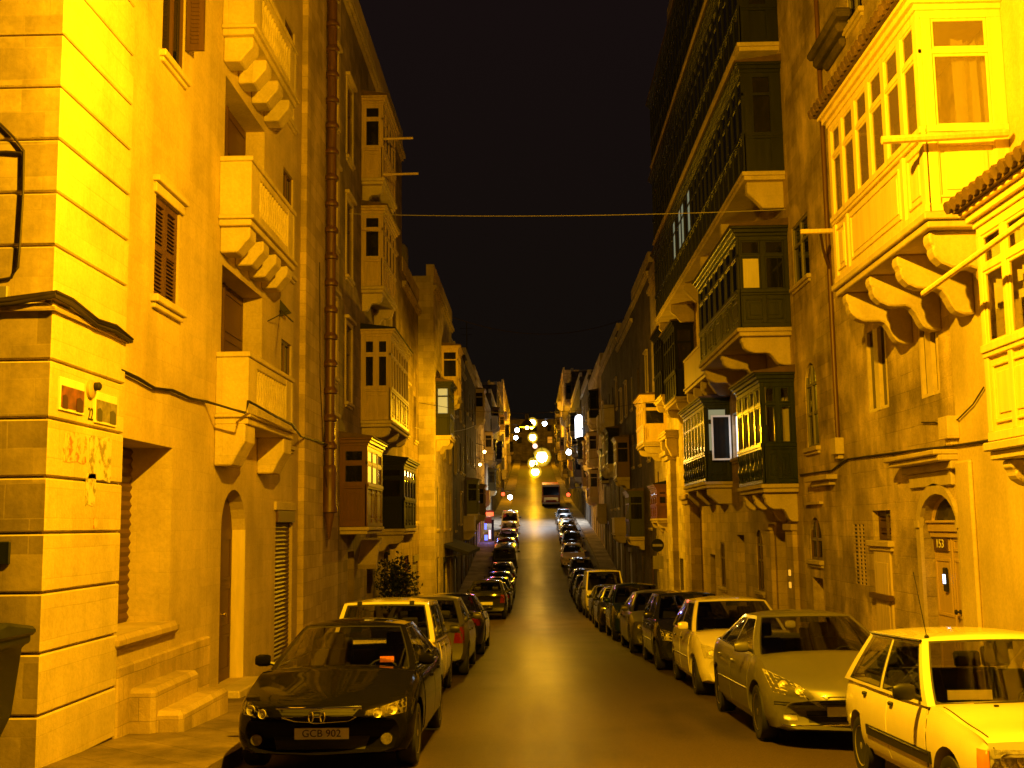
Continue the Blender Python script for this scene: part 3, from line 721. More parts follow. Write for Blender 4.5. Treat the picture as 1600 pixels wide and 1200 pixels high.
for k, (zs, zp, nc, Hc, cw) in enumerate(((1.72, 2.66, 2, .62, .62), (4.78, 5.72, 4, .40, .40), (7.85, 8.8, 4, .40, .40))):
    h.balcony(16.75, 19.95, r(zs), r(zp), .50, 'trim_stone', nc, H=Hc, cw=cw)
    h.door(17.0, 19.6, r(zs) + .005, r(zs) + 2.35, .34, 'brown_paint' if k < 2 else 'dark_paint', handle=k == 0)
for zz in (1.6, 5.0, 8.1): h.window(21.15, 22.05, r(zz), r(zz) + 2.0, .07, 'brown_paint', sill=True)
h.finish()
# iron line-bracket by the lowest balcony
root = thing('wall_bracket', (XL, 21.0, r(3.3)), 'thin iron rod standing out from the wall over the lowest balcony', 'bracket')
mb = MB(); mb.tube([(XL, 21.0, r(4.12)), (XL + .7, 18.9, r(3.5))], .014, 6); mb.tube([(XL, 20.0, r(3.72)), (XL + .35, 20.1, r(3.93))], .011, 6); mb.build('rod', 'iron', root)
mb = MB(); mb.prism([(XL, r(4.0)), (XL + .22, r(4.06)), (XL, r(4.32))], 'y', 20.97, 21.03); mb.build('mount', 'iron', root)

# ---- pilaster strip and drainpipe house
h = House('pilaster_house', 'narrow stone house front with a flat pilaster beside the terracotta drainpipe', -1, XL, 22.81, 27.5, 17, 'stone_warm')
mb = MB(); h.B(mb, -.01, .12, 22.83, 24.9, h.z0, r(14)); h.B(mb, -.01, .17, 22.82, 24.95, h.z0, ground(24) + .9); h.part('pilaster', mb, 'stone_warm', bevel=.01)
for zz in (.6, 3.6, 6.8, 9.9): h.window(26.15, 27.05, r(zz), r(zz) + 1.9, .07, 'brown_paint', surround=True)
h.finish()
root = thing('drainpipe', (-4.58, 25.35, r(.2)), 'fat terracotta drainpipe with many collars ending in a pointed foot', 'drainpipe')
px_, py_ = -4.58, 25.35
mb = MB(); mb.tube([(px_, py_, r(1.0)), (px_, py_, r(15.5))], .115, 14, False); mb.lathe([(.115, r(1.4)), (.16, r(1.35)), (.17, r(1.22)), (.15, r(1.15)), (.165, r(.5)), (.19, r(.44)), (.19, r(.34)), (.12, r(.32)), (.02, r(-.25)), (0, r(-.25))], (px_, py_, 0), 14)
mb.build('pipe', 'terracotta', root, smooth=45)
z = 1.75
while z < 15.3:
    mb = MB().lathe([(.116, r(z)), (.165, r(z) + .02), (.175, r(z) + .06), (.165, r(z) + .10), (.116, r(z) + .17)], (px_, py_, 0), 14); mb.build('collar', 'terracotta', root, smooth=45); z += .625
mb = MB(); mb.tube([(XL + .14, 24.2, r(5.8)), (XL + .14, 24.35, r(3.2)), (XL + .15, 24.8, r(1.6)), (XL + .15, 25.2, r(.9))], .010, 5); mb.tube([(XL + .03, 24.98, r(11)), (XL + .03, 24.99, r(1.9))], .012, 5)
hang('wall_wire', mb, 'cable', 'thin dark wire hanging down the flat pilaster', 'cable')

# ---- tall house with the stack of closed balconies
h = House('tall_balcony_house', 'tall brown house carrying a stack of closed timber balconies', -1, XL, 27.51, 41, r(14.3), 'stone_mid')
h.oriel(27.75, 30.5, .68, r(.02), r(1.05), r(1.9), 3, 1, 'red_paint', 'pane', ncorb=0, trans=.62, lit='window_warm', litset=(0, 1), label='brick red closed balcony with a lit curtained front', H=.4)
h.oriel(31.1, 35.5, .84, r(2.95), r(3.85), r(5.2), 7, 2, 'tan_paint', 'pane', ncorb=3, roof='dark', label='large tan closed balcony over the red one')
h.oriel(31.1, 34.0, .62, r(6.75), r(7.55), r(8.75), 4, 1, 'tan_paint', 'pane', ncorb=2, label='narrow tan closed balcony second from the roof')
h.oriel(31.1, 34.0, .62, r(9.9), r(10.8), r(12.0), 4, 1, 'tan_paint', 'pane', ncorb=2, label='narrow tan closed balcony under the roof')
h.oriel(34.3, 37.6, .84, r(-.05), r(.85), r(1.75), 4, 1, 'dark_paint', 'pane', ncorb=2, roof='dark', label='black closed balcony with an arched dark roof')
for zz in (3.2, 6.5, 9.7): h.window(28.5, 29.4, r(zz), r(zz) + 2.0, .07, 'brown_paint', surround=True)
for zz in (3.2, 6.5, 9.7): h.window(38.2, 39.2, r(zz), r(zz) + 1.9, .07, 'brown_paint')
h.door(29.0, 30.0, ground(29) + .2, ground(29) + 2.5, .25, 'dark_paint'); h.door(32.3, 33.5, ground(33) + .15, ground(33) + 2.5, .25, 'dark_paint'); h.window(36, 37, ground(36) + 1.2, ground(36) + 2.6, .2, 'brown_paint')
mb = MB(); mb.prism([(30.6, r(-1.0)), (31.3, r(-.35)), (31.9, r(-.3)), (31.9, r(-.42)), (31.35, r(-.5)), (30.7, r(-1.12))], 'x', XL - .02, XL + .5); h.part('door_hood', mb, 'trim_stone')
h.finish()
for (zz, L) in ((11.0, .85), (9.95, 1.0)):
    mb = MB(); mb.tube([(-4.12, 31.0, r(zz)), (-4.12 + L, 31.0, r(zz) + .01)], .035, 8)
    hang('balcony_pole', mb, 'wood_pole', 'pale pole sticking out over the street from the topmost tan balcony' if zz > 10.5 else 'pale pole sticking out just under the topmost tan balcony', 'pole')

# ---- beyond: houses running down into the dip and up the far hill
def random_house(name, label, side, X, Y0, Y1, ztop, mat, seed, oriels=(), lit=(), floors=None, nodoor=False, step=None):
    h = House(name, label, side, X, Y0, Y1, ztop, mat); q = random.Random(seed)
    gz = ground((Y0 + Y1) / 2); W = Y1 - Y0; n = max(2, int(W / (step or 3.0))); used = [(o[0], o[1], o[3] - .6, o[5] + .6) for o in oriels]
    def free(a, b, c, d): return not any(a < y1 + .1 and b > y0 - .1 and c < z1 and d > z0 for y0, y1, z0, z1 in used)
    for o in oriels: h.oriel(*o[:10], **(o[10] if len(o) > 10 else {}))
    z = gz + .15; f = 0; gmax = max(ground(Y0), ground(Y1)) + .12
    while z + 3.1 < ztop - .5:
        for k in range(n):
            c = Y0 + (k + .5) * W / n; w = .5
            if f == 0:
                if nodoor: continue
                w = q.choice((.5, .6, .95)); zz = max(ground(c - w), ground(c + w)) + .14
                if not free(c - w, c + w, zz, zz + 2.4): continue
                if w > .9: h.roller(c - w, c + w, zz, zz + 2.5, .06, q.choice(('grey_paint', 'green_dull', 'brown_paint')))
                else: h.door(c - w, c + w, zz, zz + 2.45, .08, q.choice(('brown_paint', 'green_dull', 'dark_paint', 'red_paint')), arch=q.random() < .3, handle=False)
            else:
                a, b, c0, c1 = c - w, c + w, z + .55, z + 2.35
                if c0 < gmax + .3 or not free(a - .1, b + .1, c0 - .2, c1 + .2): continue
                u = q.random(); L = lit[0] if lit and q.random() < lit[1] else None
                if u < .45 or L: h.window(a, b, c0, c1, .05, q.choice(('brown_paint', 'grey_paint', 'green_dull')), lit=L, surround=q.random() < .4)
                elif u < .7: h.shutters(a, b, c0, c1, .12, q.choice(('brown_paint', 'green_dull', 'grey_paint')), slats=False)
                elif u < .86 and W / n > 2.4 and free(a - .7, b + .7, c0 - 1.2, c1 + .6):
                    h.oriel(c - 1.1, c + 1.1, .75, z + .1, z + .95, z + 2.1, 3, 1, q.choice(('tan_paint', 'green_dull', 'brown_paint', 'dark_paint', 'red_paint')), 'pane', ncorb=2, detail=False, lit=L)
                elif W / n > 2.4:
                    h.window(a, b, z + .15, c1, .2, 'brown_paint', sill=False); h.balcony(c - 1.1, c + 1.1, z + .12, z + 1.05, .7, 'trim_stone', 2, style='solid')
                else: h.window(a, b, c0, c1, .05, 'grey_paint')
        z += 3.25; f += 1
    h.finish(); return h
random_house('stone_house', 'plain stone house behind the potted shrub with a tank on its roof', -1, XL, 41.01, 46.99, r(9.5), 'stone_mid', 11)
h = random_house('bright_corner_house', 'stone house standing forward of its neighbours with a brightly lit end wall', -1, -4.12, 47, 57.8, r(10.6), 'stone_pale', 12,
    oriels=[(47.9, 50.4, .62, r(3.85), r(4.75), r(5.85), 3, 1, 'green_dull', 'pane', dict(ncorb=2, lit='window_cool', litset=(3,), detail=False, label='dark green closed balcony with a lit pale end window'))])
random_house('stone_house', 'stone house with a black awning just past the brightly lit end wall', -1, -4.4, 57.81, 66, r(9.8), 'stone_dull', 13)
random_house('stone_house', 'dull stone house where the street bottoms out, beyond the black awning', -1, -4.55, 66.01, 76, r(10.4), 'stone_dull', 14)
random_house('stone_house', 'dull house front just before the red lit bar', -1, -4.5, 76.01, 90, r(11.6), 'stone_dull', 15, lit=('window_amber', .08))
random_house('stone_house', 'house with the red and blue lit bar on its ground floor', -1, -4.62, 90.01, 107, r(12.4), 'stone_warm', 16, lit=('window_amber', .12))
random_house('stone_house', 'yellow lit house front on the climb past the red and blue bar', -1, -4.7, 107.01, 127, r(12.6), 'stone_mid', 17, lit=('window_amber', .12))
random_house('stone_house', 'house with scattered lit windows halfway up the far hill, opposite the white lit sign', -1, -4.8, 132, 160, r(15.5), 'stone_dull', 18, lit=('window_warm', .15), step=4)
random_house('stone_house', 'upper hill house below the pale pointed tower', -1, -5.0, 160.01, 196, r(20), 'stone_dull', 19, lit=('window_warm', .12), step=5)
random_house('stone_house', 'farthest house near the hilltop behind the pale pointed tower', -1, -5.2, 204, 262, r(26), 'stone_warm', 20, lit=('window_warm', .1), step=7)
h = House('pointed_tower', 'pale pointed tower rising over the far roofs', -1, -5.1, 196.3, 203.7, r(19), 'stone_pale', depth=5)
h.window(199, 201, r(14), r(17), .2, 'grey_paint'); h.finish(cornice=False)
mb = MB(); a = (-5.1, 196.3); n = 4
for k, (s_, z_) in enumerate(((0, 19), (.55, 21.5), (1.3, 23.5), (2.45, 25.6))): pass
lv = [(0, 19), (.5, 21), (1.3, 23.2), (2.4, 25.8)]
for (s0, za), (s1, zb) in zip(lv, lv[1:]):
    q0 = [(-5.1 - s0, 196.3 + s0 * 1.45), (-5.1 - s0, 203.7 - s0 * 1.45), (-10.1 + s0, 203.7 - s0 * 1.45), (-10.1 + s0, 196.3 + s0 * 1.45)]; q1 = [(-5.1 - s1, 196.3 + s1 * 1.45), (-5.1 - s1, 203.7 - s1 * 1.45), (-10.1 + s1, 203.7 - s1 * 1.45), (-10.1 + s1, 196.3 + s1 * 1.45)]
    for k in range(4): mb.face([(*q0[k], r(za)), (*q0[(k + 1) % 4], r(za)), (*q1[(k + 1) % 4], r(zb)), (*q1[k], r(zb))])
h.part('spire', mb, 'stone_pale')
# ================================================================== RIGHT SIDE
h = House('plaster_house', 'smooth yellow plastered house with a tiled closed balcony at the edge of the view', 1, XR, 3, 14.95, 15, 'plaster')
zz = lambda y: zat(1548, y, 11.4)
h.oriel(7.7, 11.42, 1.0, zz(690), zz(545), zz(372), 6, 2, 'yellow_paint', 'glass', roof='tile', ncorb=2, trans=.70, curtains=True, label='yellow tiled closed balcony cut off by the edge of the view', H=.5)
mb = MB(); h.B(mb, -.01, .06, 14.45, 14.94, h.z0, r(.75)); h.part('pilaster', mb, 'plaster', bevel=.03)
h.finish()
for (a, b, c, d, lab) in (((4.1, 11.62, zat(1480, 458, 11.62)), (4.62, 9.2, zat(1480, 458, 11.62) + .40), 0, 0, 'slanting pale pole resting on the tiled balcony at the edge of the view'),):
    mb = MB(); mb.tube([a, (b[0] + .02, 8.6, b[2] + .1)], .032, 8); hang('balcony_pole', mb, 'wood_pole', lab, 'pole')

h = House('weathered_house', 'weathered stone house with door 153 under a large cream closed balcony', 1, XR, 14.951, 23.7, 17, 'stone_worn')
zn = lambda y: zat(1470, y, 12.75)
ZB, ZS, ZT = zn(330), zn(200), zn(28)
h.oriel(12.75, 16.75, 1.0, ZB, ZS, ZT, 6, 1, 'cream_paint', 'lit_tint_glass', roof='tile', ncorb=4, trans=.70, curtains=True, pm=2.2, front_curtains=False, ew=.085, fw=.075, pset=[(0, .2), (.2, .82), (.82, 1)], label='large cream closed balcony with a tiled roof and scroll corbels', H=.78)
# door 153
y0, y1 = 15.02, 16.45; z0 = ground(15.7) + .25; z1 = zat(1460, 772, 15.7)
h.op(y0, y1, z0, z1, .13, arch=True, rise=.46)
zt = z1 - .46
dm = M['tan_door'] = simple('tan_door', (.50, .36, .19), .5, var=.1, nscale=4, streak=True)
mb = MB(); x = XR + .14; mb.box(x, x + .05, y0 + .01, y1 - .01, z0, zt - .06)
for k in range(2):
    a = y0 + .08 + k * (y1 - y0) / 2; b = a + (y1 - y0) / 2 - .14
    for (p, q) in ((.15, .8), (.95, 1.75), (1.85, zt - z0 - .14)):
        if q - p > .1: mb.box(x - .015, x, a, b, z0 + p, z0 + p + .045); mb.box(x - .015, x, a, b, z0 + q - .045, z0 + q); mb.box(x - .013, x, a, a + .045, z0 + p + .045, z0 + q - .045); mb.box(x - .013, x, b - .045, b, z0 + p + .045, z0 + q - .045)
mb.box(x - .02, x, (y0 + y1) / 2 - .03, (y0 + y1) / 2 + .03, z0, zt - .06)
door = h.part('door', mb, dm, bevel=.004)
mb = MB(); mb.box(XR + .06, XR + .19, y0 + .005, y1 - .005, zt - .06, zt + .06); mb.box(XR + .03, XR + .19, y0 + .006, y1 - .006, zt + .06, zt + .10); mb.box(XR + .09, XR + .19, y0 + .007, y1 - .007, zt - .14, zt - .06); h.part('transom', mb, 'tan_door', bevel=.01)
mb = MB(); pts = arc_pts(y0 + .01, y1 - .01, z1 - .01, rise=.45); mb.prism([(a, b) for a, b in pts], 'x', XR + .15, XR + .17); fan = h.part('fanlight', mb, 'pane')
mb = MB()
for k in range(len(pts) - 1): mb.tube([(XR + .145, *pts[k]), (XR + .145, *pts[k + 1])], .035, 5)
mb.build('frame', 'tan_door', fan)
mb = MB(); zc = zat(1460, 850, 15.7); mb.box(x - .03, x - .012, 15.85, 16.38, zc - .11, zc + .09); plate = mb.build('number_plate', 'brown_paint', door, bevel=.005)
me = text_mesh('lettering', '153', .17, .003); o = link('lettering', me, 'plate_white', door); o.location = (x - .034, 16.115, zc - .01); o.rotation_euler = (R(90), 0, R(-90)); o.scale = (1.25, 1, 1)
zc = zat(1467, 908, 15.5); root = thing('intercom', (x, 15.97, zc), 'black door intercom with a glowing blue screen', 'intercom')
mb = MB(); mb.box(x - .05, x - .016, 15.91, 16.03, zc - .17, zc + .16); mb.build('case', 'plastic', root, bevel=.008)
mb = MB(); mb.box(x - .056, x - .051, 15.925, 16.015, zc - .06, zc + .065); mb.build('screen', 'screen_blue', root)
mb = MB().lathe([(.03, 0), (.03, .02), (.014, .03), (.014, .05), (.035, .06), (.035, .08), (0, .09)], (0, 0, 0), 10, 'x'); q = mb.build('handle', 'iron', door); q.location = (x - .02, 15.5, z0 + 1.05); q.rotation_euler = (0, 0, math.pi)
zh = zat(1450, 722, 15.7)
mb = MB(); h.B(mb, -.02, .10, 14.96, 16.95, zh - .13, zh - .02); h.B(mb, -.02, .26, 14.955, 17.05, zh - .02, zh + .06); h.B(mb, -.02, .32, 14.952, 17.1, zh + .06, zh + .13); h.B(mb, -.02, .05, 15.1, 16.8, zh - .34, zh - .13); h.part('door_hood', mb, 'trim_stone', bevel=.015)
mb = MB()
for a, b in ((y0 - .16, y0 - .004), (y1 + .004, y1 + .16)):
    if a < 14.96: a = 14.955
    h.B(mb, -.01, .05, a, b, h.z0, zt); h.B(mb, -.01, .075, a - 0, b, zt, zt + .10)
pts = arc_pts(y0, y1, z1, rise=.46); pto = arc_pts(y0 - .02, y1 + .16, z1 + .15, rise=.46 + .15)
for k in range(len(pts) - 1): mb.prism([(pts[k][0], pts[k][1] + .005), (pts[k + 1][0], pts[k + 1][1] + .005), (pto[k + 1][0], pto[k + 1][1]), (pto[k][0], pto[k][1])], 'x', XR + .01, XR - .05)
h.part('door_surround', mb, 'trim_stone')
# bricked vent, small shuttered window with the pale hatch under it
y0, y1, z0, z1 = h.rect(1392, 797, 845, 1364); h.shutters(y0, y1, z0, z1, .1, 'brown_paint')
y0b, y1b = y0 + .05, y1 - .05; zd = zat(1392, 860, y0)
hat = simple('hatch_paint', (.58, .46, .26), .6, var=.2, streak=True)
mb = MB(); h.B(mb, -.02, .03, y0b, y1b, ground(y0) + .2, zd); h.B(mb, .03, .045, y0b + .1, y1b - .1, ground(y0) + .4, zd - .2); h.part('hatch', mb, hat, bevel=.01)
mb = MB(); zq = zat(1392, 934, y0); h.B(mb, .03, .11, y0b - .1, y1b + .1, zq - .05, zq + .03); h.part('bar', mb, 'brown_paint')
y0, y1, z0, z1 = h.rect(1353, 818, 916, 1335); h.op(y0, y1, z0, z1, .06)
mb = MB(); h.B(mb, -.07, -.022, y0, y1, z0, z1); v = h.part('vent', mb, 'dark_void')
mb = MB(); n = 16
for k in range(n + 1): h.B(mb, -.022, -.008, y0, y1, z0 + (z1 - z0) * k / n - .014, z0 + (z1 - z0) * k / n + .014)
for t in (0, .31, .62, 1): c = y0 + (y1 - y0) * t; h.B(mb, -.022, -.005, c - .04, c + .04, z0, z1)
mb.build('grille', 'stone_warm', v)
# arched window near the party wall, with stone hood; windows above
y0, y1, z0, z1 = h.rect(1284, 808, 876, 1266); h.window(y0, y1, z0, z1, .05, 'brown_paint', arch=True, mull=1, trans=0)
h.door(y0 + .05, y1 - .05, ground(y0) + .15, z0 - .35, .3, 'tan_paint', handle=False)
zz = zat(1290, 752, 22); mb = MB(); h.B(mb, -.01, .20, 20.9, 22.6, zz - .0, zz + .09); h.B(mb, -.01, .12, 21.05, 22.4, zz - .1, zz); h.part('door_hood', mb, 'trim_stone', bevel=.01)
zz = zat(1275, 788, 22.4); mb = MB(); h.B(mb, -.01, .08, 22.0, 23.2, zz, zz + .05); h.part('ledge', mb, 'trim_stone')
pal = simple('pale_frame', (.56, .44, .24), .5, var=.15)
def slot_window(xn, yt, yb, xf):
    y0, y1, z0, z1 = h.rect(xn, yt, yb, xf); h.op(y0, y1, z0, z1, .05); mb = MB(); c = (y0 + y1) / 2
    h.B(mb, -.08, .012, c - .13, c + .10, z0, z1); h.B(mb, -.08, .005, y0, y0 + .06, z0, z1); h.B(mb, -.08, .005, y1 - .06, y1, z0, z1); h.B(mb, -.08, .003, y0, y1, z0, z0 + .05)
    w = h.part('window', mb, pal); mb = MB(); h.B(mb, -.08, -.05, y0 + .01, y1 - .01, z0 + .01, z1 - .01); mb.build('pane', 'pane', w)
slot_window(1386, 505, 636, 1355); slot_window(1466, 494, 614, 1437)
y0, y1, z0, z1 = h.rect(1277, 562, 696, 1259); h.window(y0, y1, z0, z1, .05, 'grey_paint', arch=True, trans=.55)
y0, y1, z0, z1 = h.rect(1263, 330, 428, 1247); h.window(min(y0, 22.7), 23.55, z0, z1, .05, 'grey_paint')
y0, y1, z0, z1 = h.rect(1345, -60, 12, 1322); h.window(y0, y1, z0, z1, .05, 'grey_paint')
# stub of an old balcony high on the wall
zq = zat(1330, 60, 19.6); mb = MB(); h.B(mb, -.02, .30, 18.5, 20.5, zq - .06, zq + .1); h.B(mb, -.02, .22, 18.7, 20.4, zq - .25, zq - .06); h.B(mb, -.02, .12, 18.9, 20.1, zq - .42, zq - .25); h.part('old_balcony_stub', mb, 'stone_dull', bevel=.05)
h.finish()
mb = MB(); pts = []
for px, py in ((1277, -20), (1283, 100), (1292, 200), (1296, 330), (1302, 420), (1306, 520), (1309, 620), (1311, 690)):
    y, z = onX(px, py, XR - .05); pts.append((XR - .05, 20.55, zat(px, py, 20.55)))
mb.tube(pts, .045, 8); pk = pts[4]
mb.tube([(XR - .05, 20.55, pk[2]), (XR - .3, 20.0, pk[2] + .25), (XR - .5, 19.4, pk[2] + .45)], .03, 6)
hang('wall_pipe', mb, 'terracotta', 'thin rust coloured pipe running down the weathered house to a pale box', 'pipe', smooth=60)
zq = zat(1312, 700, 20.5)
for yy, z_, lab in ((20.5, zq, 'small pale meter box at the foot of the rust coloured pipe'), (15.0, zat(1502, 672, 15.0), 'small pale box on the wall above door 153')):
    mb = MB(); mb.box(XR - .16, XR + .0, yy - .17, yy + .17, z_ - .12, z_ + .18); mb.box(XR - .10, XR, yy - .10, yy + .10, z_ - .2, z_ - .121); hang('meter_box', mb, 'trim_stone', lab, 'box', bevel=.01)
mb = MB(); pts = []
for px, py in ((1250, 742), (1300, 735), (1316, 722), (1325, 717), (1380, 710), (1440, 702), (1480, 698), (1520, 692), (1545, 688)):
    y, z = onX(px, py, XR - .03); pts.append((XR - .03, y, z))
mb.tube(pts, .017, 6); hang('wall_cable', mb, 'cable', 'dark cable running level along the weathered house over door 153', 'cable', smooth=60)
mb = MB(); pts = []
for px, py in ((1440, 660), (1460, 660), (1478, 664), (1497, 655), (1520, 632), (1537, 605)):
    y, z = onX(px, py, XR - .03); pts.append((XR - .03, y, z))
mb.tube(pts, .010, 5); hang('wall_cable', mb, 'cable', 'thin loose wire drooping above the small pale box over door 153', 'cable', smooth=60)
mb = MB(); mb.tube([P3(1378, 219, 12.55), P3(1574, 208, 12.55)], .05, 8); hang('balcony_pole', mb, 'wood_pole', 'thick pale pole across the near end of the large cream balcony', 'pole')
mb = MB(); mb.tube([P3(1251, 362, 17.0), P3(1322, 360, 17.0)], .04, 8); hang('balcony_pole', mb, 'wood_pole', 'short pale pole at the far end of the large cream balcony', 'pole')

# ---- the tall green balcony house
h = House('green_balcony_house', 'tall dark house with long bands of green glazed balconies', 1, XR, 23.71, 42.3, r(19.5), 'stone_warm')
h.oriel(23.95, 41.8, .88, r(7.6), r(8.45), r(9.75), 26, 1, 'green_dull', 'pane', ncorb=6, roof='flat', detail=False, ew=.13, ck='block', label='long green glazed balcony band with pale stone slab', H=.6, lit='window_cool', litset=(12, 14, 15, 17))
h.oriel(23.95, 41.8, .88, r(10.55), r(11.4), r(12.7), 26, 1, 'green_dull', 'pane', ncorb=0, roof='flat', detail=False, ew=.13, label='long green glazed balcony band one floor up', H=.5)
h.oriel(23.95, 41.8, .88, r(13.55), r(14.4), r(15.7), 26, 1, 'green_dull', 'pane', ncorb=0, roof='flat', detail=False, ew=.13, label='topmost long green glazed balcony band', H=.5)
h.oriel(23.95, 29.6, 1.12, r(4.15), r(4.95), r(6.05), 7, 2, 'green_dull', 'pane', ncorb=3, ck='scroll', label='wide dark green closed balcony under the long bands', H=.62, lit='curtain', litset=(8,), litlow=True)
h.oriel(23.95, 26.7, .74, r(.80), r(1.62), r(2.85), 4, 2, 'green_paint', 'glass', ncorb=3, ck='scroll', curtains=True, balusters=True, label='glossy dark green closed balcony with turned balusters', H=.62)
h.oriel(31.85, 36.3, .74, r(1.15), r(1.95), r(3.2), 7, 1, 'green_paint', 'pane', ncorb=3, ck='block', balusters=True, label='dark green closed balcony beside the open lit window', lit='window_cool', litset=(7,), H=.45)
h.balcony(31.5, 36.5, r(4.3), r(5.25), .62, 'tan_paint', 4, style='solid', H=.6); h.door(32, 33.2, r(4.31), r(6.6), .2, 'green_dull', handle=False)
h.oriel(38.4, 41.6, .66, r(4.3), r(5.2), r(6.6), 5, 1, 'dark_paint', 'pane', ncorb=2, label='near black closed balcony at the far end of the green house', H=.5, detail=False)
# lit window with an open white casement
h.window(30.45, 31.6, r(1.9), r(3.0), .15, 'white_paint', lit='sign_white_dim', sill=True) if False else None
lw = emit('window_bluish', (.62, .80, 1), 2.2)
h.window(30.45, 31.55, r(1.75), r(2.98), .12, 'white_paint', lit=lw, mull=0, trans=0)
x0, x1 = 5.02, 5.56; mb = MB(); Y = 31.62; t = .05
mb.box(x0, x0 + t, Y - .04, Y, r(1.72), r(2.98)); mb.box(x1 - t, x1, Y - .04, Y, r(1.72), r(2.98)); mb.box(x0 + t, x1 - t, Y - .037, Y - .003, r(1.72), r(1.72) + t); mb.box(x0 + t, x1 - t, Y - .037, Y - .003, r(2.98) - t, r(2.98))
cs = h.part('open_casement', mb, 'white_paint'); mb = MB(); mb.box(x0 + t, x1 - t, Y - .022, Y - .018, r(1.77), r(2.93)); mb.build('pane', 'pane', cs)
# ground floor: pilasters, doors
for a, b, z1 in ((24.3, 25.0, -.2), (26.6, 27.2, -.2)):
    mb = MB(); h.B(mb, -.01, .10, a, b, h.z0, r(z1)); h.B(mb, -.01, .14, a - .05, b + .05, r(z1), r(z1) + .14); h.part('pilaster', mb, 'stone_warm', bevel=.01)
h.door(25.2, 26.4, ground(26) + .14, r(.2), .35, 'brown_paint', arch=True, handle=False); h.window(28.0, 28.8, r(-1.7), r(-.2), .06, 'brown_paint', arch=True)
h.door(30.4, 31.5, ground(31) + .14, r(-.35), .3, 'green_dull', handle=False); h.window(33.6, 34.4, r(-1.9), r(-.6), .06, 'brown_paint'); h.door(35.4, 36.4, ground(36) + .14, r(-1.0), .3, 'dark_paint', handle=False)
mb = MB(); h.B(mb, -.01, .34, 38.3, 39.6, h.z0, r(.62)); h.B(mb, -.01, .42, 38.2, 39.7, r(.62), r(.78)); h.B(mb, -.01, .50, 38.1, 39.8, r(.78), r(.95)); h.B(mb, -.01, .42, 38.2, 39.7, h.z0, ground(39) + .7); h.part('pilaster', mb, 'stone_warm', bevel=.015)
for zz in (.9, 4.2): pass
h.window(28.0, 29.0, r(1.2), r(2.9), .06, 'brown_paint', surround=True); h.window(37.0, 37.9, r(.9), r(2.6), .06, 'brown_paint')
h.finish()
zq = zat(1245, 905, 23.9)
for dz in (.10, -.16):
    mb = MB(); mb.box(XR - .13, XR - .10, 24.58, 24.72, zq + dz - .065, zq + dz + .065)
    hang('door_plate', mb, 'plate_glint', 'upper of two small yellow plates with a painted glint on the pilaster under the glossy green balcony' if dz > 0 else 'lower of two small yellow plates with a painted glint on the pilaster under the glossy green balcony', 'plate', bevel=.01)  # plates are no lamps; their emission stands in for a glint

# ---- house with the bright yellow balcony
h = House('yellow_balcony_house', 'stone house with a brightly lit yellow closed balcony above a dark red one', 1, XR, 42.31, 52, r(11.2), 'stone_pale')
h.oriel(46.7, 49.6, 1.0, r(3.35), r(4.05), r(5.0), 4, 1, 'yellow_paint', 'pane', ncorb=2, label='brightly lit yellow closed balcony', H=.5)
h.oriel(46.9, 49.4, .5, r(.2), r(.75), r(1.3), 3, 1, 'red_paint', 'pane', ncorb=2, label='dark red balcony under the yellow one', H=.4, roof='dark')
h.oriel(43.0, 45.6, .6, r(4.9), r(5.8), r(7.2), 4, 1, 'dark_paint', 'pane', ncorb=2, label='black narrow closed balcony high beside the yellow one', H=.5, detail=False)
mb = MB(); h.B(mb, -.01, .24, 44.2, 45.6, h.z0, r(2.45)); h.B(mb, -.01, .36, 44.05, 45.75, r(2.45), r(2.62)); h.B(mb, -.01, .46, 43.95, 45.85, r(2.62), r(2.8)); h.part('pilaster', mb, 'stone_pale', bevel=.015)
h.balcony(43.2, 45.4, r(3.4), r(3.55), .5, 'trim_stone', 2, style='solid', H=.7)
for a, b in ((43, 44), (47.2, 48.3), (50, 51)): h.door(a, b, ground(b) + .14, ground(b) + 2.4, .25, 'green_dull', handle=False)
h.window(50.3, 51.2, r(.6), r(2.3), .06, 'brown_paint'); h.window(50.3, 51.2, r(4), r(5.7), .06, 'brown_paint'); h.window(47.6, 48.6, r(7), r(8.7), .06, 'brown_paint'); h.window(43.8, 44.7, r(8.2), r(9.9), .06, 'brown_paint')
h.finish()
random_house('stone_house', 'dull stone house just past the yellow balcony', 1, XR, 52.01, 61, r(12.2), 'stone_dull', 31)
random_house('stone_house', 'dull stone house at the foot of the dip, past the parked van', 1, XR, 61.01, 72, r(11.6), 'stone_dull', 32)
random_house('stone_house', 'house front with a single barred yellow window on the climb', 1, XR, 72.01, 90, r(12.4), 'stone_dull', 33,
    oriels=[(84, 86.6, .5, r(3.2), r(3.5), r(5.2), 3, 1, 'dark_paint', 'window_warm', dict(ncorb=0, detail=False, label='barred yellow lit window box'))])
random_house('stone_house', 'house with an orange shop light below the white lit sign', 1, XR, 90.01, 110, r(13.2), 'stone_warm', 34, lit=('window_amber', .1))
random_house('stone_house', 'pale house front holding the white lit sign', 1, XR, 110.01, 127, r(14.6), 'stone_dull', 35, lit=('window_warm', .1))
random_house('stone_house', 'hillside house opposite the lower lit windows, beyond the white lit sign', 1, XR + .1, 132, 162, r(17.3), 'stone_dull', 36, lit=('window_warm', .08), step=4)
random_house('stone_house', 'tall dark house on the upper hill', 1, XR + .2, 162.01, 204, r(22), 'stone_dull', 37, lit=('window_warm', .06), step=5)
random_house('stone_house', 'topmost house closing the street on the hill', 1, XR + .2, 204.01, 265, r(28), 'stone_warm', 38, lit=('window_warm', .08), step=7)
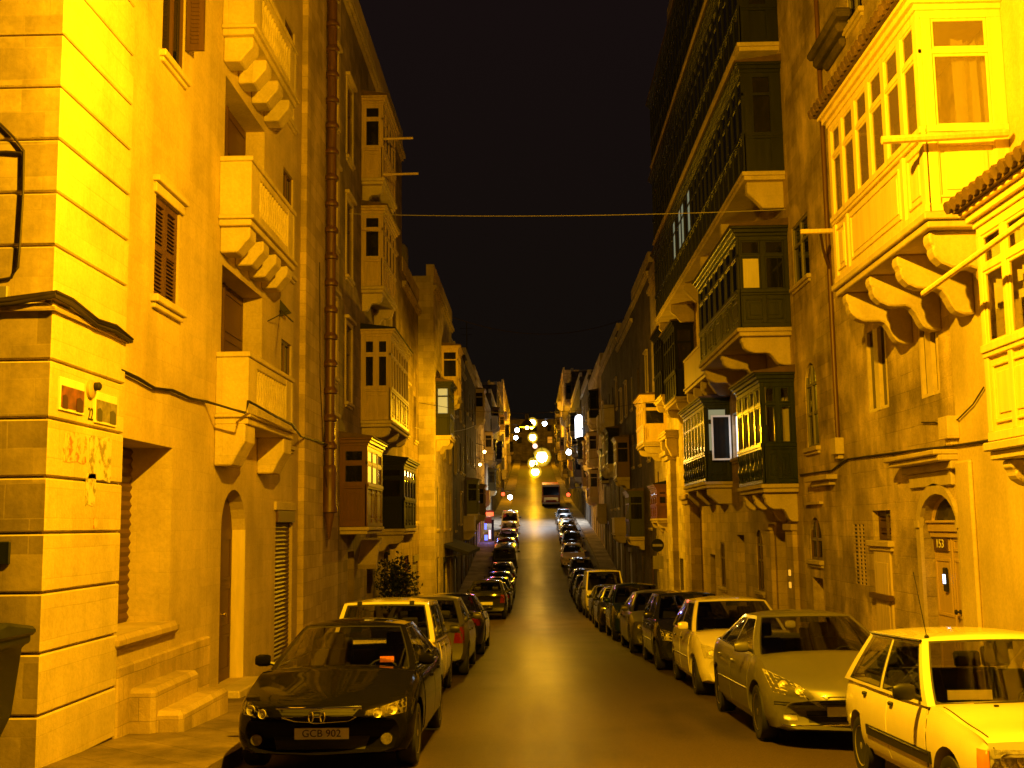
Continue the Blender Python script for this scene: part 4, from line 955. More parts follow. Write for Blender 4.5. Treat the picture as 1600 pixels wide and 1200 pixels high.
# end of the street
h = House('hilltop_house', 'dim house closing the view at the top of the hill', 1, 5.5, 300, 330, r(27), 'stone_dull'); h.finish(cornice=False)
mb = MB(); mb.box(-12, 14, 296, 299.9, ground(296) - 2, r(27.6)); mb.build('wall', 'stone_dull', h.root)
for k in range(5):
    for j in range(2):
        mb = MB(); mb.box(-8 + k * 4, -6.8 + k * 4, 295.9, 296.1, r(21.3 + j * 3.1), r(22.9 + j * 3.1)); mb.build('window', 'window_amber' if (k * 2 + j) % 5 == 1 else 'pane', h.root)
# ================================================================== CARS
def interp(P, x):
    """monotone-ish cubic through control points"""
    if x <= P[0][0]: return P[0][1]
    if x >= P[-1][0]: return P[-1][1]
    n = len(P)
    for i in range(n - 1):
        if x <= P[i + 1][0]:
            h = P[i + 1][0] - P[i][0]; d = (P[i + 1][1] - P[i][1]) / h
            def sl(k):
                if k == 0 or k == n - 1: return d
                a = (P[k][1] - P[k - 1][1]) / (P[k][0] - P[k - 1][0]); b = (P[k + 1][1] - P[k][1]) / (P[k + 1][0] - P[k][0])
                return 0 if a * b <= 0 else 2 * a * b / (a + b)
            m0, m1 = sl(i), sl(i + 1); t = (x - P[i][0]) / h
            return (2*t**3-3*t*t+1)*P[i][1] + (t**3-2*t*t+t)*h*m0 + (-2*t**3+3*t*t)*P[i+1][1] + (t**3-t*t)*h*m1

def apply_bool(me, cutters):
    o = bpy.data.objects.new('tmp', me); COL.objects.link(o); tmp = []
    for cm in cutters:
        c = bpy.data.objects.new('tmpc', cm); COL.objects.link(c); tmp.append(c)
        md = o.modifiers.new('b', 'BOOLEAN'); md.operation = 'DIFFERENCE'; md.solver = 'EXACT'; md.object = c
    dg = bpy.context.evaluated_depsgraph_get(); dg.update()
    r_ = bpy.data.meshes.new_from_object(o.evaluated_get(dg))
    for c in tmp: bpy.data.objects.remove(c)
    bpy.data.objects.remove(o)
    return r_

class Car:
    """car built nose towards -Y, wheels on z = 0, centred on x; s is the distance behind the nose"""
    def __init__(c, sp, name, label, cat='car', group='cars parked along the kerbs'):
        c.sp = sp; c.L, c.W = sp['L'], sp['W']; c.root = thing(name, (0, 0, 0), label, cat, group); OFF.pop(c.root.name, None)
        c.body(); c.cabin(); c.wheels()
    def y(c, s): return s - c.L / 2
    def bow(c, s):
        f, rr_ = c.sp.get('bowf', .2), c.sp.get('bowr', .14)
        return f * max(0, 1 - s / 1.1) ** 1.5 - rr_ * max(0, 1 - (c.L - s) / .9) ** 1.5
    def sec(c, s):
        sp = c.sp; w = interp(sp['hw'], s); zt = interp(sp['top'], s); zb = interp(sp['bot'], s); h = zt - zb; cr = sp.get('crown', .035)
        sh = interp(sp['shoulder'], s) if 'shoulder' in sp else .9
        pr = [(0, zb), (.80, zb), (.93, zb + .03), (.975, zb + .12), (.992, zb + .30 * h), (1.0, zb + .52 * h), (.992, zb + .70 * h), (.965, zb + .86 * h), (.935, zb + .945 * h), (sh, zt), (sh * .8, zt + cr * .45), (sh * .5, zt + cr * .8), (0, zt + cr)]
        return [(a * w, z) for a, z in pr], w
    def body(c):
        sp = c.sp; ns = 46; S = [c.L * (0.5 - 0.5 * math.cos(math.pi * (k / (ns - 1)))) * .55 + c.L * (k / (ns - 1)) * .45 for k in range(ns)]
        S = sorted(set(S + [sp['cowl'], sp['deck']])); mb = MB(); rows = []
        for s in S:
            pr, w = c.sec(s); full = [(-a, z) for a, z in pr[::-1][:-1]] + [(a, z) for a, z in pr]
            full = [(-a, z) for a, z in reversed(pr)] + pr[1:]          # top-left .. bottom .. top-right
            full = full[:-1]
            rows.append([(a, c.y(s) + c.bow(s) * (abs(a) / max(w, .01)) ** 2.2, z) for a, z in full])
        n = len(rows[0]); i0 = 0
        for rw in rows: mb.v += rw
        for k in range(len(S) - 1):
            sm = (S[k] + S[k + 1]) / 2
            for j in range(n): mb.f.append((k * n + j, k * n + (j + 1) % n, (k + 1) * n + (j + 1) % n, (k + 1) * n + j))
        # end caps as strips between the two sides
        for base, flip in ((0, False), ((len(S) - 1) * n, True)):
            h = n // 2
            for j in range(h):
                a, b = j, j + 1; a2, b2 = (n - j) % n, (n - j - 1) % n
                q = (base + a, base + b, base + b2, base + a2)
                q = tuple(dict.fromkeys(q))
                if len(q) > 2: mb.f.append(q)
        me0 = mb.mesh('body', merge=True)
        c.bvh = BVHTree.FromPolygons([v.co.copy() for v in me0.vertices], [tuple(p.vertices) for p in me0.polygons])
        cut = []
        for ax in sp['axles']:
            for sd in (-1, 1):
                m = MB().lathe([(sp['rw'] + .055, sd * (c.W / 2 - .27)), (sp['rw'] + .055, sd * (c.W / 2 + .3))], (0, c.y(ax), sp['rw'] + .0), 28, 'x')
                cut.append(m.mesh('cut'))
        m = MB().box(-(c.W / 2 - .17), c.W / 2 - .17, c.y(sp['cowl'] + .16), c.y(sp['deck'] - .12), sp['floor'], 3); cut.append(m.mesh('cut'))
        me = apply_bool(me0, cut)
        me.materials.clear(); me.polygons.foreach_set('use_smooth', [True] * len(me.polygons)); me.set_sharp_from_angle(angle=R(34))
        c.bodyo = link('body', me, sp['paint'], c.root)
    def cast(c, p, d, off=.004):
        d = Vector(d).normalized(); p = Vector(p); hit = c.bvh.ray_cast(p - d * 1.2, d, 3.0)
        q = hit[0] if hit[0] is not None else p
        return q - d * off, q + d * .012
    def decal(c, name, corners, d, mat, parent=None, off=.005, nu=8, nv=5, ins=.012, outline=None):
        """panel laid on the body: four corners (or any outline, as a fan of rings) projected along d"""
        mb = MB(); A, B_, C_, D_ = [Vector(p) for p in corners]; top = []; bot = []
        for j in range(nv + 1):
            for i in range(nu + 1):
                u, v = i / nu, j / nv
                p = (A * (1 - u) + B_ * u) * (1 - v) + (D_ * (1 - u) + C_ * u) * v
                a, b = c.cast(p, d, off); top.append(a); bot.append(b)
        mb.v = [tuple(p) for p in top] + [tuple(p) for p in bot]; n = len(top); w = nu + 1
        for j in range(nv):
            for i in range(nu): mb.f.append((j * w + i, j * w + i + 1, (j + 1) * w + i + 1, (j + 1) * w + i))
        edge = [i for i in range(w)] + [j * w + nu for j in range(1, nv + 1)] + [nv * w + i for i in range(nu - 1, -1, -1)] + [j * w for j in range(nv - 1, 0, -1)]
        for k in range(len(edge)): a, b = edge[k], edge[(k + 1) % len(edge)]; mb.f.append((a, b, b + n, a + n))
        return mb.build(name, mat, parent or c.root, smooth=40)
    def strip(c, name, pts, d, r_, mat, parent=None, n=6, off=.0):
        mb = MB(); P = [c.cast(p, d, off)[0] for p in pts]; mb.tube(P, r_, n); return mb.build(name, mat, parent or c.root, smooth=60)
    # ---- cabin
    def cabin(c):
        sp = c.sp; W2 = c.W / 2
        wb, wr = sp['wb'], sp['wr']; bw, brr = sp.get('bw', .16), sp.get('br', .12)
        za, zd, zr = interp(sp['top'], sp['cowl']) , interp(sp['top'], sp['deck']), sp['zr']
        sa, sb, sc_, sd_ = sp['cowl'], sp['rf'], sp['rr'], sp['deck']
        sf = lambda t: sa + (sb - sa) * (t ** .93); sr = lambda t: sd_ + (sc_ - sd_) * (t ** .93)
        wd = lambda t: wb + (wr - wb) * (t ** 1.25)
        zl = lambda s, t: (lambda b: b + (zr - b) * t)(za + (zd - za) * min(1, max(0, (s - sa) / (sd_ - sa))) - .012)
        cr = sp.get('rcrown', .05)
        def wind(u, t): s = sf(t) + bw * abs(u) ** 2.2; return Vector((u * wd(t), c.y(s), zl(s, t) + .018 * t * (1 - u * u)))
        def rear(u, t): s = sr(t) - brr * abs(u) ** 2.2; return Vector((u * wd(t), c.y(s), zl(s, t) + .018 * t * (1 - u * u)))
        def side(sg):
            def f(v, t):
                a, b = sf(t) + bw, sr(t) - brr; s = a + (b - a) * v; return Vector((sg * (wd(t) + .012 * math.sin(math.pi * v)), c.y(s), zl(s, t) ))
            return f
        def roof(u, v):
            a, b = sf(1) + bw * abs(u) ** 2.2, sr(1) - brr * abs(u) ** 2.2; s = a + (b - a) * v
            e = (1 - abs(u) ** 2.6); return Vector((u * wr * (1 + 0), c.y(s), zr + .018 * (1 - u * u) + cr * e * (math.sin(math.pi * min(1, max(0, v))) ** .6)))
        shell = MB(); trim = MB(); glassy = {}
        def patch(f, us, vs, holes, seal=.0):
            us = sorted(set(us) | {q for h in holes for q in (h[1], h[2], h[1] - seal, h[2] + seal)}); vs = sorted(set(vs) | {q for h in holes for q in (h[3], h[4], h[3] - seal * 1.4, h[4] + seal * 1.4)})
            us = [u for u in us if us[0] <= u <= us[-1]]
            for i in range(len(us) - 1):
                for j in range(len(vs) - 1):
                    cu, cv = (us[i] + us[i + 1]) / 2, (vs[j] + vs[j + 1]) / 2; tgt = shell
                    for h in holes:
                        if h[1] < cu < h[2] and h[3] < cv < h[4]: tgt = glassy.setdefault(h[0], MB()); break
                        if h[1] - seal < cu < h[2] + seal and h[3] - seal * 1.4 < cv < h[4] + seal * 1.4: tgt = trim
                    tgt.face([f(us[i], vs[j]), f(us[i + 1], vs[j]), f(us[i + 1], vs[j + 1]), f(us[i], vs[j + 1])])
        lin = lambda a, b, n: [a + (b - a) * k / n for k in range(n + 1)]
        sh_ = sp.get('seal', .022)
        patch(wind, lin(-1, 1, 14), lin(0, 1, 8), [('windscreen', -.90, .90, .06, .93)], sh_)
        patch(rear, lin(-1, 1, 14), lin(0, 1, 8), [('rear_window', -sp.get('rwu', .86), sp.get('rwu', .86), sp.get('rwt', .10), .90)], sh_)
        for sg in (-1, 1):
            hs = [('side_window' + '+' * k + ('r' if sg > 0 else ''), a, b, .07, .90) for k, (a, b) in enumerate(sp['sw'])]
            patch(side(sg), lin(0, 1, 12), lin(0, 1, 8), hs, .014)
        patch(roof, lin(-1, 1, 14), lin(0, 1, 10), [])
        me = shell.mesh('roof', merge=True); me.polygons.foreach_set('use_smooth', [True] * len(me.polygons)); me.set_sharp_from_angle(angle=R(50)); link('roof', me, sp['paint'], c.root)
        trim.build('window_seal', sp.get('trim', 'plastic'), c.root, merge=True, smooth=40)
        for k, m in glassy.items(): m.build(k.split('+')[0].rstrip('r') if k.startswith('side') else k, sp.get('glass', 'car_glass'), c.root, merge=True, smooth=40)
        c.wind, c.rearf, c.sidef, c.rooff = wind, rear, side, roof
        # interior
        mb = MB(); zs = sp['floor']
        sw_ = c.y(sp['cowl'] + .32)
        mb.box(-wb + .08, wb - .08, sw_ - .08, sw_ + .22, za - .28, za - .06)                            # dashboard
        f1 = c.y(sp['rf'] + .35)
        for x in (-.37, .37):
            mb.prism([(f1, zs + .15), (f1 + .5, zs + .12), (f1 + .52, zs + .26), (f1, zs + .3)], 'x', x - .24, x + .24)
            mb.prism([(f1 + .42, zs + .26), (f1 + .54, zs + .26), (f1 + .68, zr - .34), (f1 + .60, zr - .32)], 'x', x - .23, x + .23)
            mb.prism([(f1 + .63, zr - .30), (f1 + .71, zr - .31), (f1 + .73, zr - .13), (f1 + .66, zr - .12)], 'x', x - .12, x + .12)
        f2 = c.y(min(sp['rr'] + .1, sp['deck'] - .5))
        mb.prism([(f2 - .45, zs + .15), (f2, zs + .12), (f2, zs + .3), (f2 - .45, zs + .32)], 'x', -wb + .12, wb - .12); mb.prism([(f2 - .05, zs + .28), (f2 + .08, zs + .28), (f2 + .22, zr - .38), (f2 + .12, zr - .36)], 'x', -wb + .12, wb - .12)
        for x in (-.36, .36): mb.prism([(f2 + .15, zr - .36), (f2 + .22, zr - .37), (f2 + .25, zr - .22), (f2 + .18, zr - .21)], 'x', x - .12, x + .12)
        mb.box(-W2 + .2, W2 - .2, c.y(sp['cowl'] + .2), c.y(sp['deck'] - .15), zs - .02, zs + .02)
        it = mb.build('interior', 'seat_cloth', c.root, bevel=.02)
        dsx = sp.get('drv', .37)
        mb = MB(); ring = [(dsx + .18 * math.cos(t), sw_ + .30 + .07 * math.sin(t), za - .10 + .17 * math.sin(t)) for t in [2 * math.pi * k / 18 for k in range(19)]]; mb.tube(ring, .014, 6, False); mb.tube([(dsx - .17, sw_ + .3, za - .1), (dsx + .17, sw_ + .3, za - .1)], .014, 5); mb.build('steering_wheel', 'plastic', it)
        p = wind(0, .88); mb = MB().box(-.11, .11, p.y + .05, p.y + .07, p.z - .04, p.z + .03); mb.build('mirror', 'plastic', it)
        # wipers
        for u0, u1 in ((-.55, .02), (.02, .6)):
            a, b = wind(u0, .035), wind(u1, .075); mb = MB().tube([a + Vector((0, -.012, .008)), b + Vector((0, -.012, .01))], .008, 5); mb.build('wiper', 'plastic', c.root)
        # mirrors
        for sg in (-1, 1):
            a = side(sg)(.055, .10); mb = MB()
            mb.lathe([(.0, -.085), (.05, -.08), (.07, -.04), (.07, .03), (.055, .06), (0, .065)], (0, 0, 0), 12, 'x'); me = mb.mesh('mirror', smooth=50)
            o = link('mirror', me, sp.get('mirror', sp['paint']), c.root); o.location = (a.x + sg * .12, a.y - .02, a.z + .05); o.scale = (1.15, .55, .95)
            mb = MB().tube([(a.x, a.y, a.z), (a.x + sg * .08, a.y - .01, a.z + .03)], .022, 6); mb.build('mirror_arm', 'plastic', c.root)
    def wheels(c):
        sp = c.sp; rw = sp['rw']; tw = sp.get('tw', .19)
        tp = [(rw * .66, -tw / 2 + .01), (rw * .72, -tw / 2), (rw * .94, -tw / 2 + .005), (rw * .99, -tw / 2 + .03), (rw, -tw / 4), (rw, tw / 4), (rw * .99, tw / 2 - .03), (rw * .94, tw / 2 - .005), (rw * .72, tw / 2), (rw * .66, tw / 2 - .01)]
        tm = MB(); i0 = 0; tm.lathe(tp, (0, 0, 0), 32, 'x'); tm.lathe([(rw * .67, tw / 2 - .10), (0, tw / 2 - .10)], (0, 0, 0), 20, 'x'); tme = tm.mesh('wheel', smooth=40)
        rm = MB(); R0 = rw * .665; k = sp.get('spokes', 5)
        rm.lathe([(R0 * 1.0, tw / 2 - .04), (R0 * 1.0, tw / 2 - .004), (R0 * .93, tw / 2 - .012), (R0 * .91, tw / 2 - .05), (R0 * .96, tw / 2 - .05)], (0, 0, 0), 28, 'x')
        rm.lathe([(R0 * .24, tw / 2 - .09), (R0 * .24, tw / 2 - .02), (R0 * .17, tw / 2 - .008), (0, tw / 2 - .006)], (0, 0, 0), 14, 'x')
        for j in range(k):
            t = 2 * math.pi * j / k; e = Vector((0, math.cos(t), math.sin(t))); q = Vector((0, -math.sin(t), math.cos(t)))
            a, b = e * R0 * .18, e * R0 * .95; w0, w1 = R0 * .12, R0 * (.14 if k <= 6 else .09)
            P = [a + q * w0, a - q * w0, b - q * w1, b + q * w1]; rm.prism([(0, 0)], 'x', 0, 0) if False else None
            i = len(rm.v)
            for xx in (tw / 2 - .07, tw / 2 - .018):
                for p in P: rm.v.append((xx, p.y, p.z))
            for f in ((0, 1, 2, 3), (7, 6, 5, 4), (0, 4, 5, 1), (1, 5, 6, 2), (2, 6, 7, 3), (3, 7, 4, 0)): rm.f.append(tuple(i + z for z in f))
        rme = rm.mesh('rim', smooth=35)
        for ax in sp['axles']:
            for sg in (-1, 1):
                o = link('wheel', tme, 'rubber', c.root); o.location = (sg * (c.W / 2 - tw / 2 - .02), c.y(ax), rw)
                if sg < 0: o.rotation_euler = (0, 0, math.pi)
                link('rim', rme, sp.get('rim', 'satin'), o)
        mb = MB().box(-c.W / 2 + .25, c.W / 2 - .25, c.y(.5), c.y(c.L - .5), .2, .3); mb.build('underbody', 'plastic', c.root)
    # ---- details
    def plate(c, text, z, rear=False, w=.52, h=.11, xs=0):
        d = (0, -1, 0) if rear else (0, 1, 0); sg = 1 if rear else -1
        y = max(c.cast((x, sg * c.L / 2, z + dz), d, .0)[0].y * sg for x in (-w / 2, 0, w / 2) for dz in (-h / 2, h / 2)) * sg
        mb = MB().box(xs - w / 2, xs + w / 2, y + sg * .004, y + sg * .018, z - h / 2, z + h / 2); p = mb.build('number_plate', 'plate_white', c.root, bevel=.003)
        if text:
            me = text_mesh('lettering', text, h * .92, .002); o = link('lettering', me, 'plate_ink', p); o.location = (xs, y + sg * .021, z); o.rotation_euler = (R(90), 0, 0 if not rear else math.pi)
            o.scale = (.98, 1, 1)
        return y
    def lamp(c, sg, pts, mat_in='reflector', d=None, inner=True, name='headlight'):
        """pts: outline corners (inner-bottom, outer-bottom, outer-top, inner-top) for the +x side, mirrored by sg"""
        P = [(sg * x, y, z) for x, y, z in pts]; d = d or (-.45, 1, 0); d = (sg * d[0], d[1], d[2])
        back = c.decal(name, P, d, mat_in, off=.002, ins=.01)
        c.decal('lens', P, d, 'lens', back, off=.012)
        if inner:
            A, B_, C_, D_ = [Vector(p) for p in P]
            for (u, rr_) in ((.28, .045), (.62, .05)):
                p = (A * (1 - u) + B_ * u) * .5 + (D_ * (1 - u) + C_ * u) * .5; q, _ = c.cast(p, d, .0); dd = Vector(d).normalized()
                m = MB().lathe([(rr_, 0), (rr_, .012), (rr_ * .8, .004), (rr_ * .3, .002), (0, .008)], (0, 0, 0), 14, 'y'); o = m.build('bulb', 'reflector', back, smooth=40)
                o.location = q; o.rotation_euler = dd.to_track_quat('-Y', 'Z').to_euler()
        return back
    def door(c, s0, s1, z0, z1, hs, hz=None, handle='plastic', hl=.16):
        for sg in (-1, 1):
            W = c.W / 2; P = [(sg * W, c.y(s0), z0), (sg * W, c.y(s1), z0), (sg * W, c.y(s1 + .02), z1), (sg * W, c.y(s0 + .03), z1)]
            o = c.decal('door', P, (-sg, 0, 0), c.sp['paint'], off=.006, nu=8, nv=8)
            hz_ = hz or z1 - .1; q = c.cast((sg * W, c.y(hs), hz_), (-sg, 0, 0), .0)[0]
            m = MB().box(min(q.x, q.x + sg * .03), max(q.x, q.x + sg * .03), q.y - hl / 2, q.y + hl / 2, q.z - .02, q.z + .015); m.build('handle', handle, o, bevel=.008)
    def arches(c, mat): pass

def recolour(root, paint, old):
    for ch in root.children:
        for s_ in ch.material_slots:
            if s_.material == M[old]: s_.link = 'OBJECT'; s_.material = M[paint]
def place(root, x, ynose, facing=True, L=4.5, yaw=0):
    """ynose: street position of the end nearest the camera"""
    yc = ynose + L / 2; a = slope(yc)
    root.location = (x, yc, (ground(yc - 1.3) + ground(yc + 1.3)) / 2)
    if facing: root.rotation_euler = (a, 0, R(yaw))
    else: root.rotation_euler = (-a, 0, math.pi + R(yaw))

# ---------------------------------------------------------------- 1 black saloon, nose to the camera
sp = dict(L=4.66, W=1.76, paint='car_black', floor=.30, rw=.315, axles=(.93, 3.60), tw=.205, cowl=1.22, deck=4.02, rf=2.05, rr=3.30, zr=1.385, wb=.775, wr=.56, bw=.20, br=.16, bowf=.30, bowr=.2,
    hw=[(0, .74), (.08, .80), (.3, .85), (.7, .872), (1.4, .88), (3.4, .88), (4.1, .86), (4.5, .80), (4.66, .72)],
    top=[(0, .55), (.05, .64), (.14, .70), (.35, .765), (.8, .86), (1.22, .935), (2.6, .955), (4.02, 1.0), (4.5, .985), (4.62, .90), (4.66, .78)],
    bot=[(0, .24), (.3, .19), (1.2, .17), (3.6, .18), (4.4, .26), (4.66, .32)], sw=((.05, .475), (.515, .80), (.82, .94)), drv=.37, crown=.055)
car = Car(sp, 'saloon_car', 'black saloon parked nose to the camera, number plate GCB 902, beside the recessed door')
yy = car.plate('GCB 902', .405)
for sg in (-1, 1):
    car.lamp(sg, [(.42, -2.25, .545), (.80, -1.98, .60), (.80, -1.90, .735), (.44, -2.2, .64)], 'reflector_dim')
    q = car.cast((sg * .62, -2.2, .35), (0, 1, 0), .0)[0]; mb = MB().lathe([(.055, -.01), (.055, .02), (.04, .012), (0, .016)], (q.x, q.y - .012, q.z), 16, 'y'); mb.build('fog_light', 'reflector_dim', car.root, smooth=40)
g = car.decal('grille', [(-.26, -2.3, .525), (.26, -2.3, .525), (.39, -2.28, .668), (-.39, -2.28, .668)], (0, 1, 0), 'rubber')
car.strip('grille_bar', [(-.40 + .08 * k, -2.3, .674) for k in range(11)], (0, 1, 0), .014, 'chrome', g)
car.strip('grille_frame', [(-.40, -2.3, .67), (-.35, -2.3, .58), (-.26, -2.3, .525), (0, -2.3, .51), (.26, -2.3, .525), (.35, -2.3, .58), (.40, -2.3, .67)], (0, 1, 0), .010, 'chrome', g)
for z in (.56, .60, .635): car.strip('grille_slat', [(-.3 - (z - .56) * .8 + (.6 + (z - .56) * 1.6) * k / 8, -2.3, z) for k in range(9)], (0, 1, 0), .006, 'plastic', g)
q = car.cast((0, -2.3, .60), (0, 1, 0), .0)[0]; mb = MB(); y = q.y - .02
ring = [(.075 * math.copysign(abs(math.cos(t)) ** .6, math.cos(t)), y, .60 + .06 * math.copysign(abs(math.sin(t)) ** .6, math.sin(t))) for t in [2 * math.pi * k / 24 for k in range(25)]]
mb.tube(ring, .007, 6, False); mb.tube([(-.042, y, .645), (-.032, y, .60), (-.042, y, .555)], .009, 6); mb.tube([(.042, y, .645), (.032, y, .60), (.042, y, .555)], .009, 6); mb.tube([(-.03, y, .60), (.03, y, .60)], .009, 6)
mb.build('badge', 'chrome', g, smooth=50)
car.decal('air_intake', [(-.42, -2.3, .26), (.42, -2.3, .26), (.46, -2.3, .375), (-.46, -2.3, .375)], (0, 1, 0), 'rubber')
car.door(1.42, 2.55, .30, .925, 2.36, .80, 'car_black'); car.door(2.57, 3.42, .30, .93, 3.25, .82, 'car_black')
for sg in (-1, 1): car.lamp(sg, [(.45, 2.25, .72), (.80, 2.0, .70), (.80, 2.0, .88), (.48, 2.25, .88)], 'red_lens', d=(-.45, -1, 0), inner=False, name='taillight')
car.plate(None, .62, rear=True)
p = car.wind(.62, .22); mb = MB().box(p.x - .075, p.x + .075, p.y + .012, p.y + .018, p.z - .03, p.z + .035); mb.build('sticker', 'sticker', car.root)
p = car.wind(.2, .87)
saloon = car.root; place(saloon, -2.05, 10.72, True, 4.66, 0); saloon.scale = (1, 1, .95)

# ---------------------------------------------------------------- 2 old white hatchback, nose to the camera
sp = dict(L=3.55, W=1.54, paint='car_white', floor=.34, rw=.275, axles=(.70, 2.99), tw=.16, cowl=1.02, deck=3.50, rf=1.52, rr=3.02, zr=1.335, wb=.735, wr=.575, bw=.09, br=.06, bowf=.07, bowr=.05, crown=.022, rcrown=.035, spokes=8,
    hw=[(0, .715), (.06, .74), (.4, .76), (1.2, .77), (2.9, .77), (3.4, .75), (3.55, .725)],
    top=[(0, .62), (.02, .70), (.07, .735), (.5, .79), (1.02, .855), (2.4, .865), (3.40, .885), (3.5, .87), (3.55, .78)],
    bot=[(0, .27), (.5, .22), (2.8, .22), (3.55, .30)], sw=((.055, .46), (.515, .915)), drv=.34, mirror='plastic', rim='grey_paint', shoulder=[(0, .95), (.5, .92), (3.55, .92)])
car = Car(sp, 'hatchback_car', 'boxy old white hatchback with a round sticker and a card in its windscreen')
for sg in (-1, 1):
    car.lamp(sg, [(.40, -1.75, .53), (.70, -1.72, .53), (.70, -1.72, .68), (.40, -1.75, .68)], 'reflector', d=(-.05, 1, 0))
    car.decal('indicator', [(sg * .71, -1.72, .53), (sg * .76, -1.62, .53), (sg * .76, -1.62, .67), (sg * .71, -1.72, .67)], (-sg * .6, 1, 0), 'amber', nu=3)
    car.strip('side_moulding', [(sg * .8, car.y(s), .50) for s in [1.05 + .1 * k for k in range(16)]], (-sg, 0, 0), .022, 'plastic')
    car.decal('moulding', [(sg * .8, car.y(1.02), .43), (sg * .8, car.y(2.66), .43), (sg * .8, car.y(2.66), .52), (sg * .8, car.y(1.02), .52)], (-sg, 0, 0), 'plastic', off=.016, nu=10)
g = car.decal('grille', [(-.38, -1.77, .54), (.38, -1.77, .54), (.38, -1.77, .67), (-.38, -1.77, .67)], (0, 1, 0), 'plastic')
b = car.decal('bumper', [(-.74, -1.74, .33), (.74, -1.74, .33), (.74, -1.74, .48), (-.74, -1.74, .48)], (0, 1, 0), 'plastic', off=.06, nu=14)
car.plate('FAB 371', .40) if False else car.plate(None, .42)
car.door(1.12, 2.06, .30, .845, 1.97, .775, 'plastic', .09); car.door(2.08, 2.84, .30, .85, 2.72, .785, 'plastic', .09)
for sg in (-1, 1):
    car.decal('door_gap', [(sg * .8, car.y(1.095), .30), (sg * .8, car.y(1.105), .30), (sg * .8, car.y(1.13), .845), (sg * .8, car.y(1.12), .845)], (-sg, 0, 0), 'rubber', off=.003, nu=2)
    # drip rail over the side windows
    mb = MB().tube([car.sidef(sg)(v, .97) + Vector((sg * .012, 0, 0)) for v in [k / 12 for k in range(13)]], .012, 6); mb.build('drip_rail', 'plastic', car.root)
car.strip('bonnet_gap', [(-.66, car.y(.08 + .09 * k), .9) for k in range(11)], (0, 0, -1), .006, 'rubber'); car.strip('bonnet_gap', [(.66, car.y(.08 + .09 * k), .9) for k in range(11)], (0, 0, -1), .006, 'rubber')
p = car.wind(.24, .55); mb = MB().lathe([(.055, 0), (.055, .004), (0, .004)], (p.x, p.y + .03, p.z), 20, 'y'); mb.build('round_sticker', 'yellow_paint', car.root)
p = car.wind(-.52, .14); mb = MB().box(p.x - .17, p.x + .17, p.y + .08, p.y + .088, p.z - .03, p.z + .045); mb.build('card', 'paper_white', car.root)
p = car.rooff(-.92, .03); mb = MB().lathe([(.02, 0), (.018, .02), (.008, .03), (0, .035)], (p.x, p.y, p.z), 8); mb.tube([(p.x, p.y, p.z + .02), (p.x - .02, p.y + .15, p.z + .55)], .004, 5); mb.build('aerial', 'plastic', car.root)
for x in (-.3, .3): q = car.cast((x, car.y(.9), .9), (0, 0, -1), 0)[0]; mb = MB().box(q.x - .015, q.x + .015, q.y - .012, q.y + .012, q.z, q.z + .014); mb.build('washer_jet', 'plastic', car.root)
for sg in (-1, 1): car.lamp(sg, [(.52, 1.75, .60), (.74, 1.73, .60), (.74, 1.73, .84), (.52, 1.75, .84)], 'red_lens', d=(-.05, -1, 0), inner=False, name='taillight')
car.plate(None, .55, rear=True)
oldhatch = car.root; place(oldhatch, 3.71, 7.72, True, 3.55, 0); oldhatch.scale = (1, 1, .97)

# ---------------------------------------------------------------- 3 silver saloon
sp = dict(L=4.68, W=1.81, paint='car_silver', floor=.30, rw=.32, axles=(1.0, 3.72), tw=.21, cowl=1.12, deck=4.12, rf=2.05, rr=3.30, zr=1.395, wb=.80, wr=.575, bw=.24, br=.18, bowf=.36, bowr=.24, spokes=7,
    hw=[(0, .70), (.08, .78), (.3, .855), (.7, .89), (1.4, .905), (3.4, .905), (4.1, .88), (4.5, .80), (4.68, .70)],
    top=[(0, .50), (.05, .58), (.14, .64), (.35, .73), (.8, .86), (1.12, .945), (2.6, .97), (4.12, 1.02), (4.5, 1.0), (4.64, .90), (4.68, .78)],
    bot=[(0, .22), (.3, .18), (1.2, .17), (3.6, .18), (4.4, .26), (4.68, .32)], sw=((.05, .475), (.515, .80), (.82, .94)), drv=.37, crown=.06)
car = Car(sp, 'saloon_car', 'silver saloon with long swept headlights parked just behind the old white hatchback')
for sg in (-1, 1):
    car.lamp(sg, [(.40, -2.28, .52), (.82, -1.95, .62), (.86, -1.55, .86), (.50, -2.15, .66)], 'reflector', d=(-.45, 1, -.35))
    car.decal('fog_light', [(sg * .58, -2.2, .30), (sg * .72, -2.1, .30), (sg * .72, -2.1, .38), (sg * .58, -2.2, .38)], (0, 1, 0), 'satin', nu=4, nv=3)
g = car.decal('grille', [(-.46, -2.3, .28), (.46, -2.3, .28), (.48, -2.3, .40), (-.48, -2.3, .40)], (0, 1, 0), 'rubber')
car.decal('upper_grille', [(-.28, -2.3, .51), (.28, -2.3, .51), (.37, -2.3, .585), (-.37, -2.3, .585)], (0, 1, 0), 'plastic', nv=2)
car.strip('grille_bar', [(-.36 + .072 * k, -2.3, .58) for k in range(11)], (0, 1, 0), .009, 'chrome')
for z in (.475, .50): car.strip('bumper_strip', [(-.80 + .1 * k, -2.2, z) for k in range(17)], (0, 1, 0), .010, 'plastic')
car.strip('bumper_trim', [(-.74 + .1 * k, -2.2, .245) for k in range(15)], (0, 1, 0), .012, 'chrome')
for sg in (-1, 1): mb = MB().tube([car.sidef(sg)(v, .045) + Vector((sg * .008, 0, 0)) for v in [.02 + .95 * k / 12 for k in range(13)]], .010, 6); mb.build('window_trim', 'chrome', car.root)
q = car.cast((0, -2.3, .50), (0, 1, 0), 0)[0]; mb = MB(); y = q.y - .012
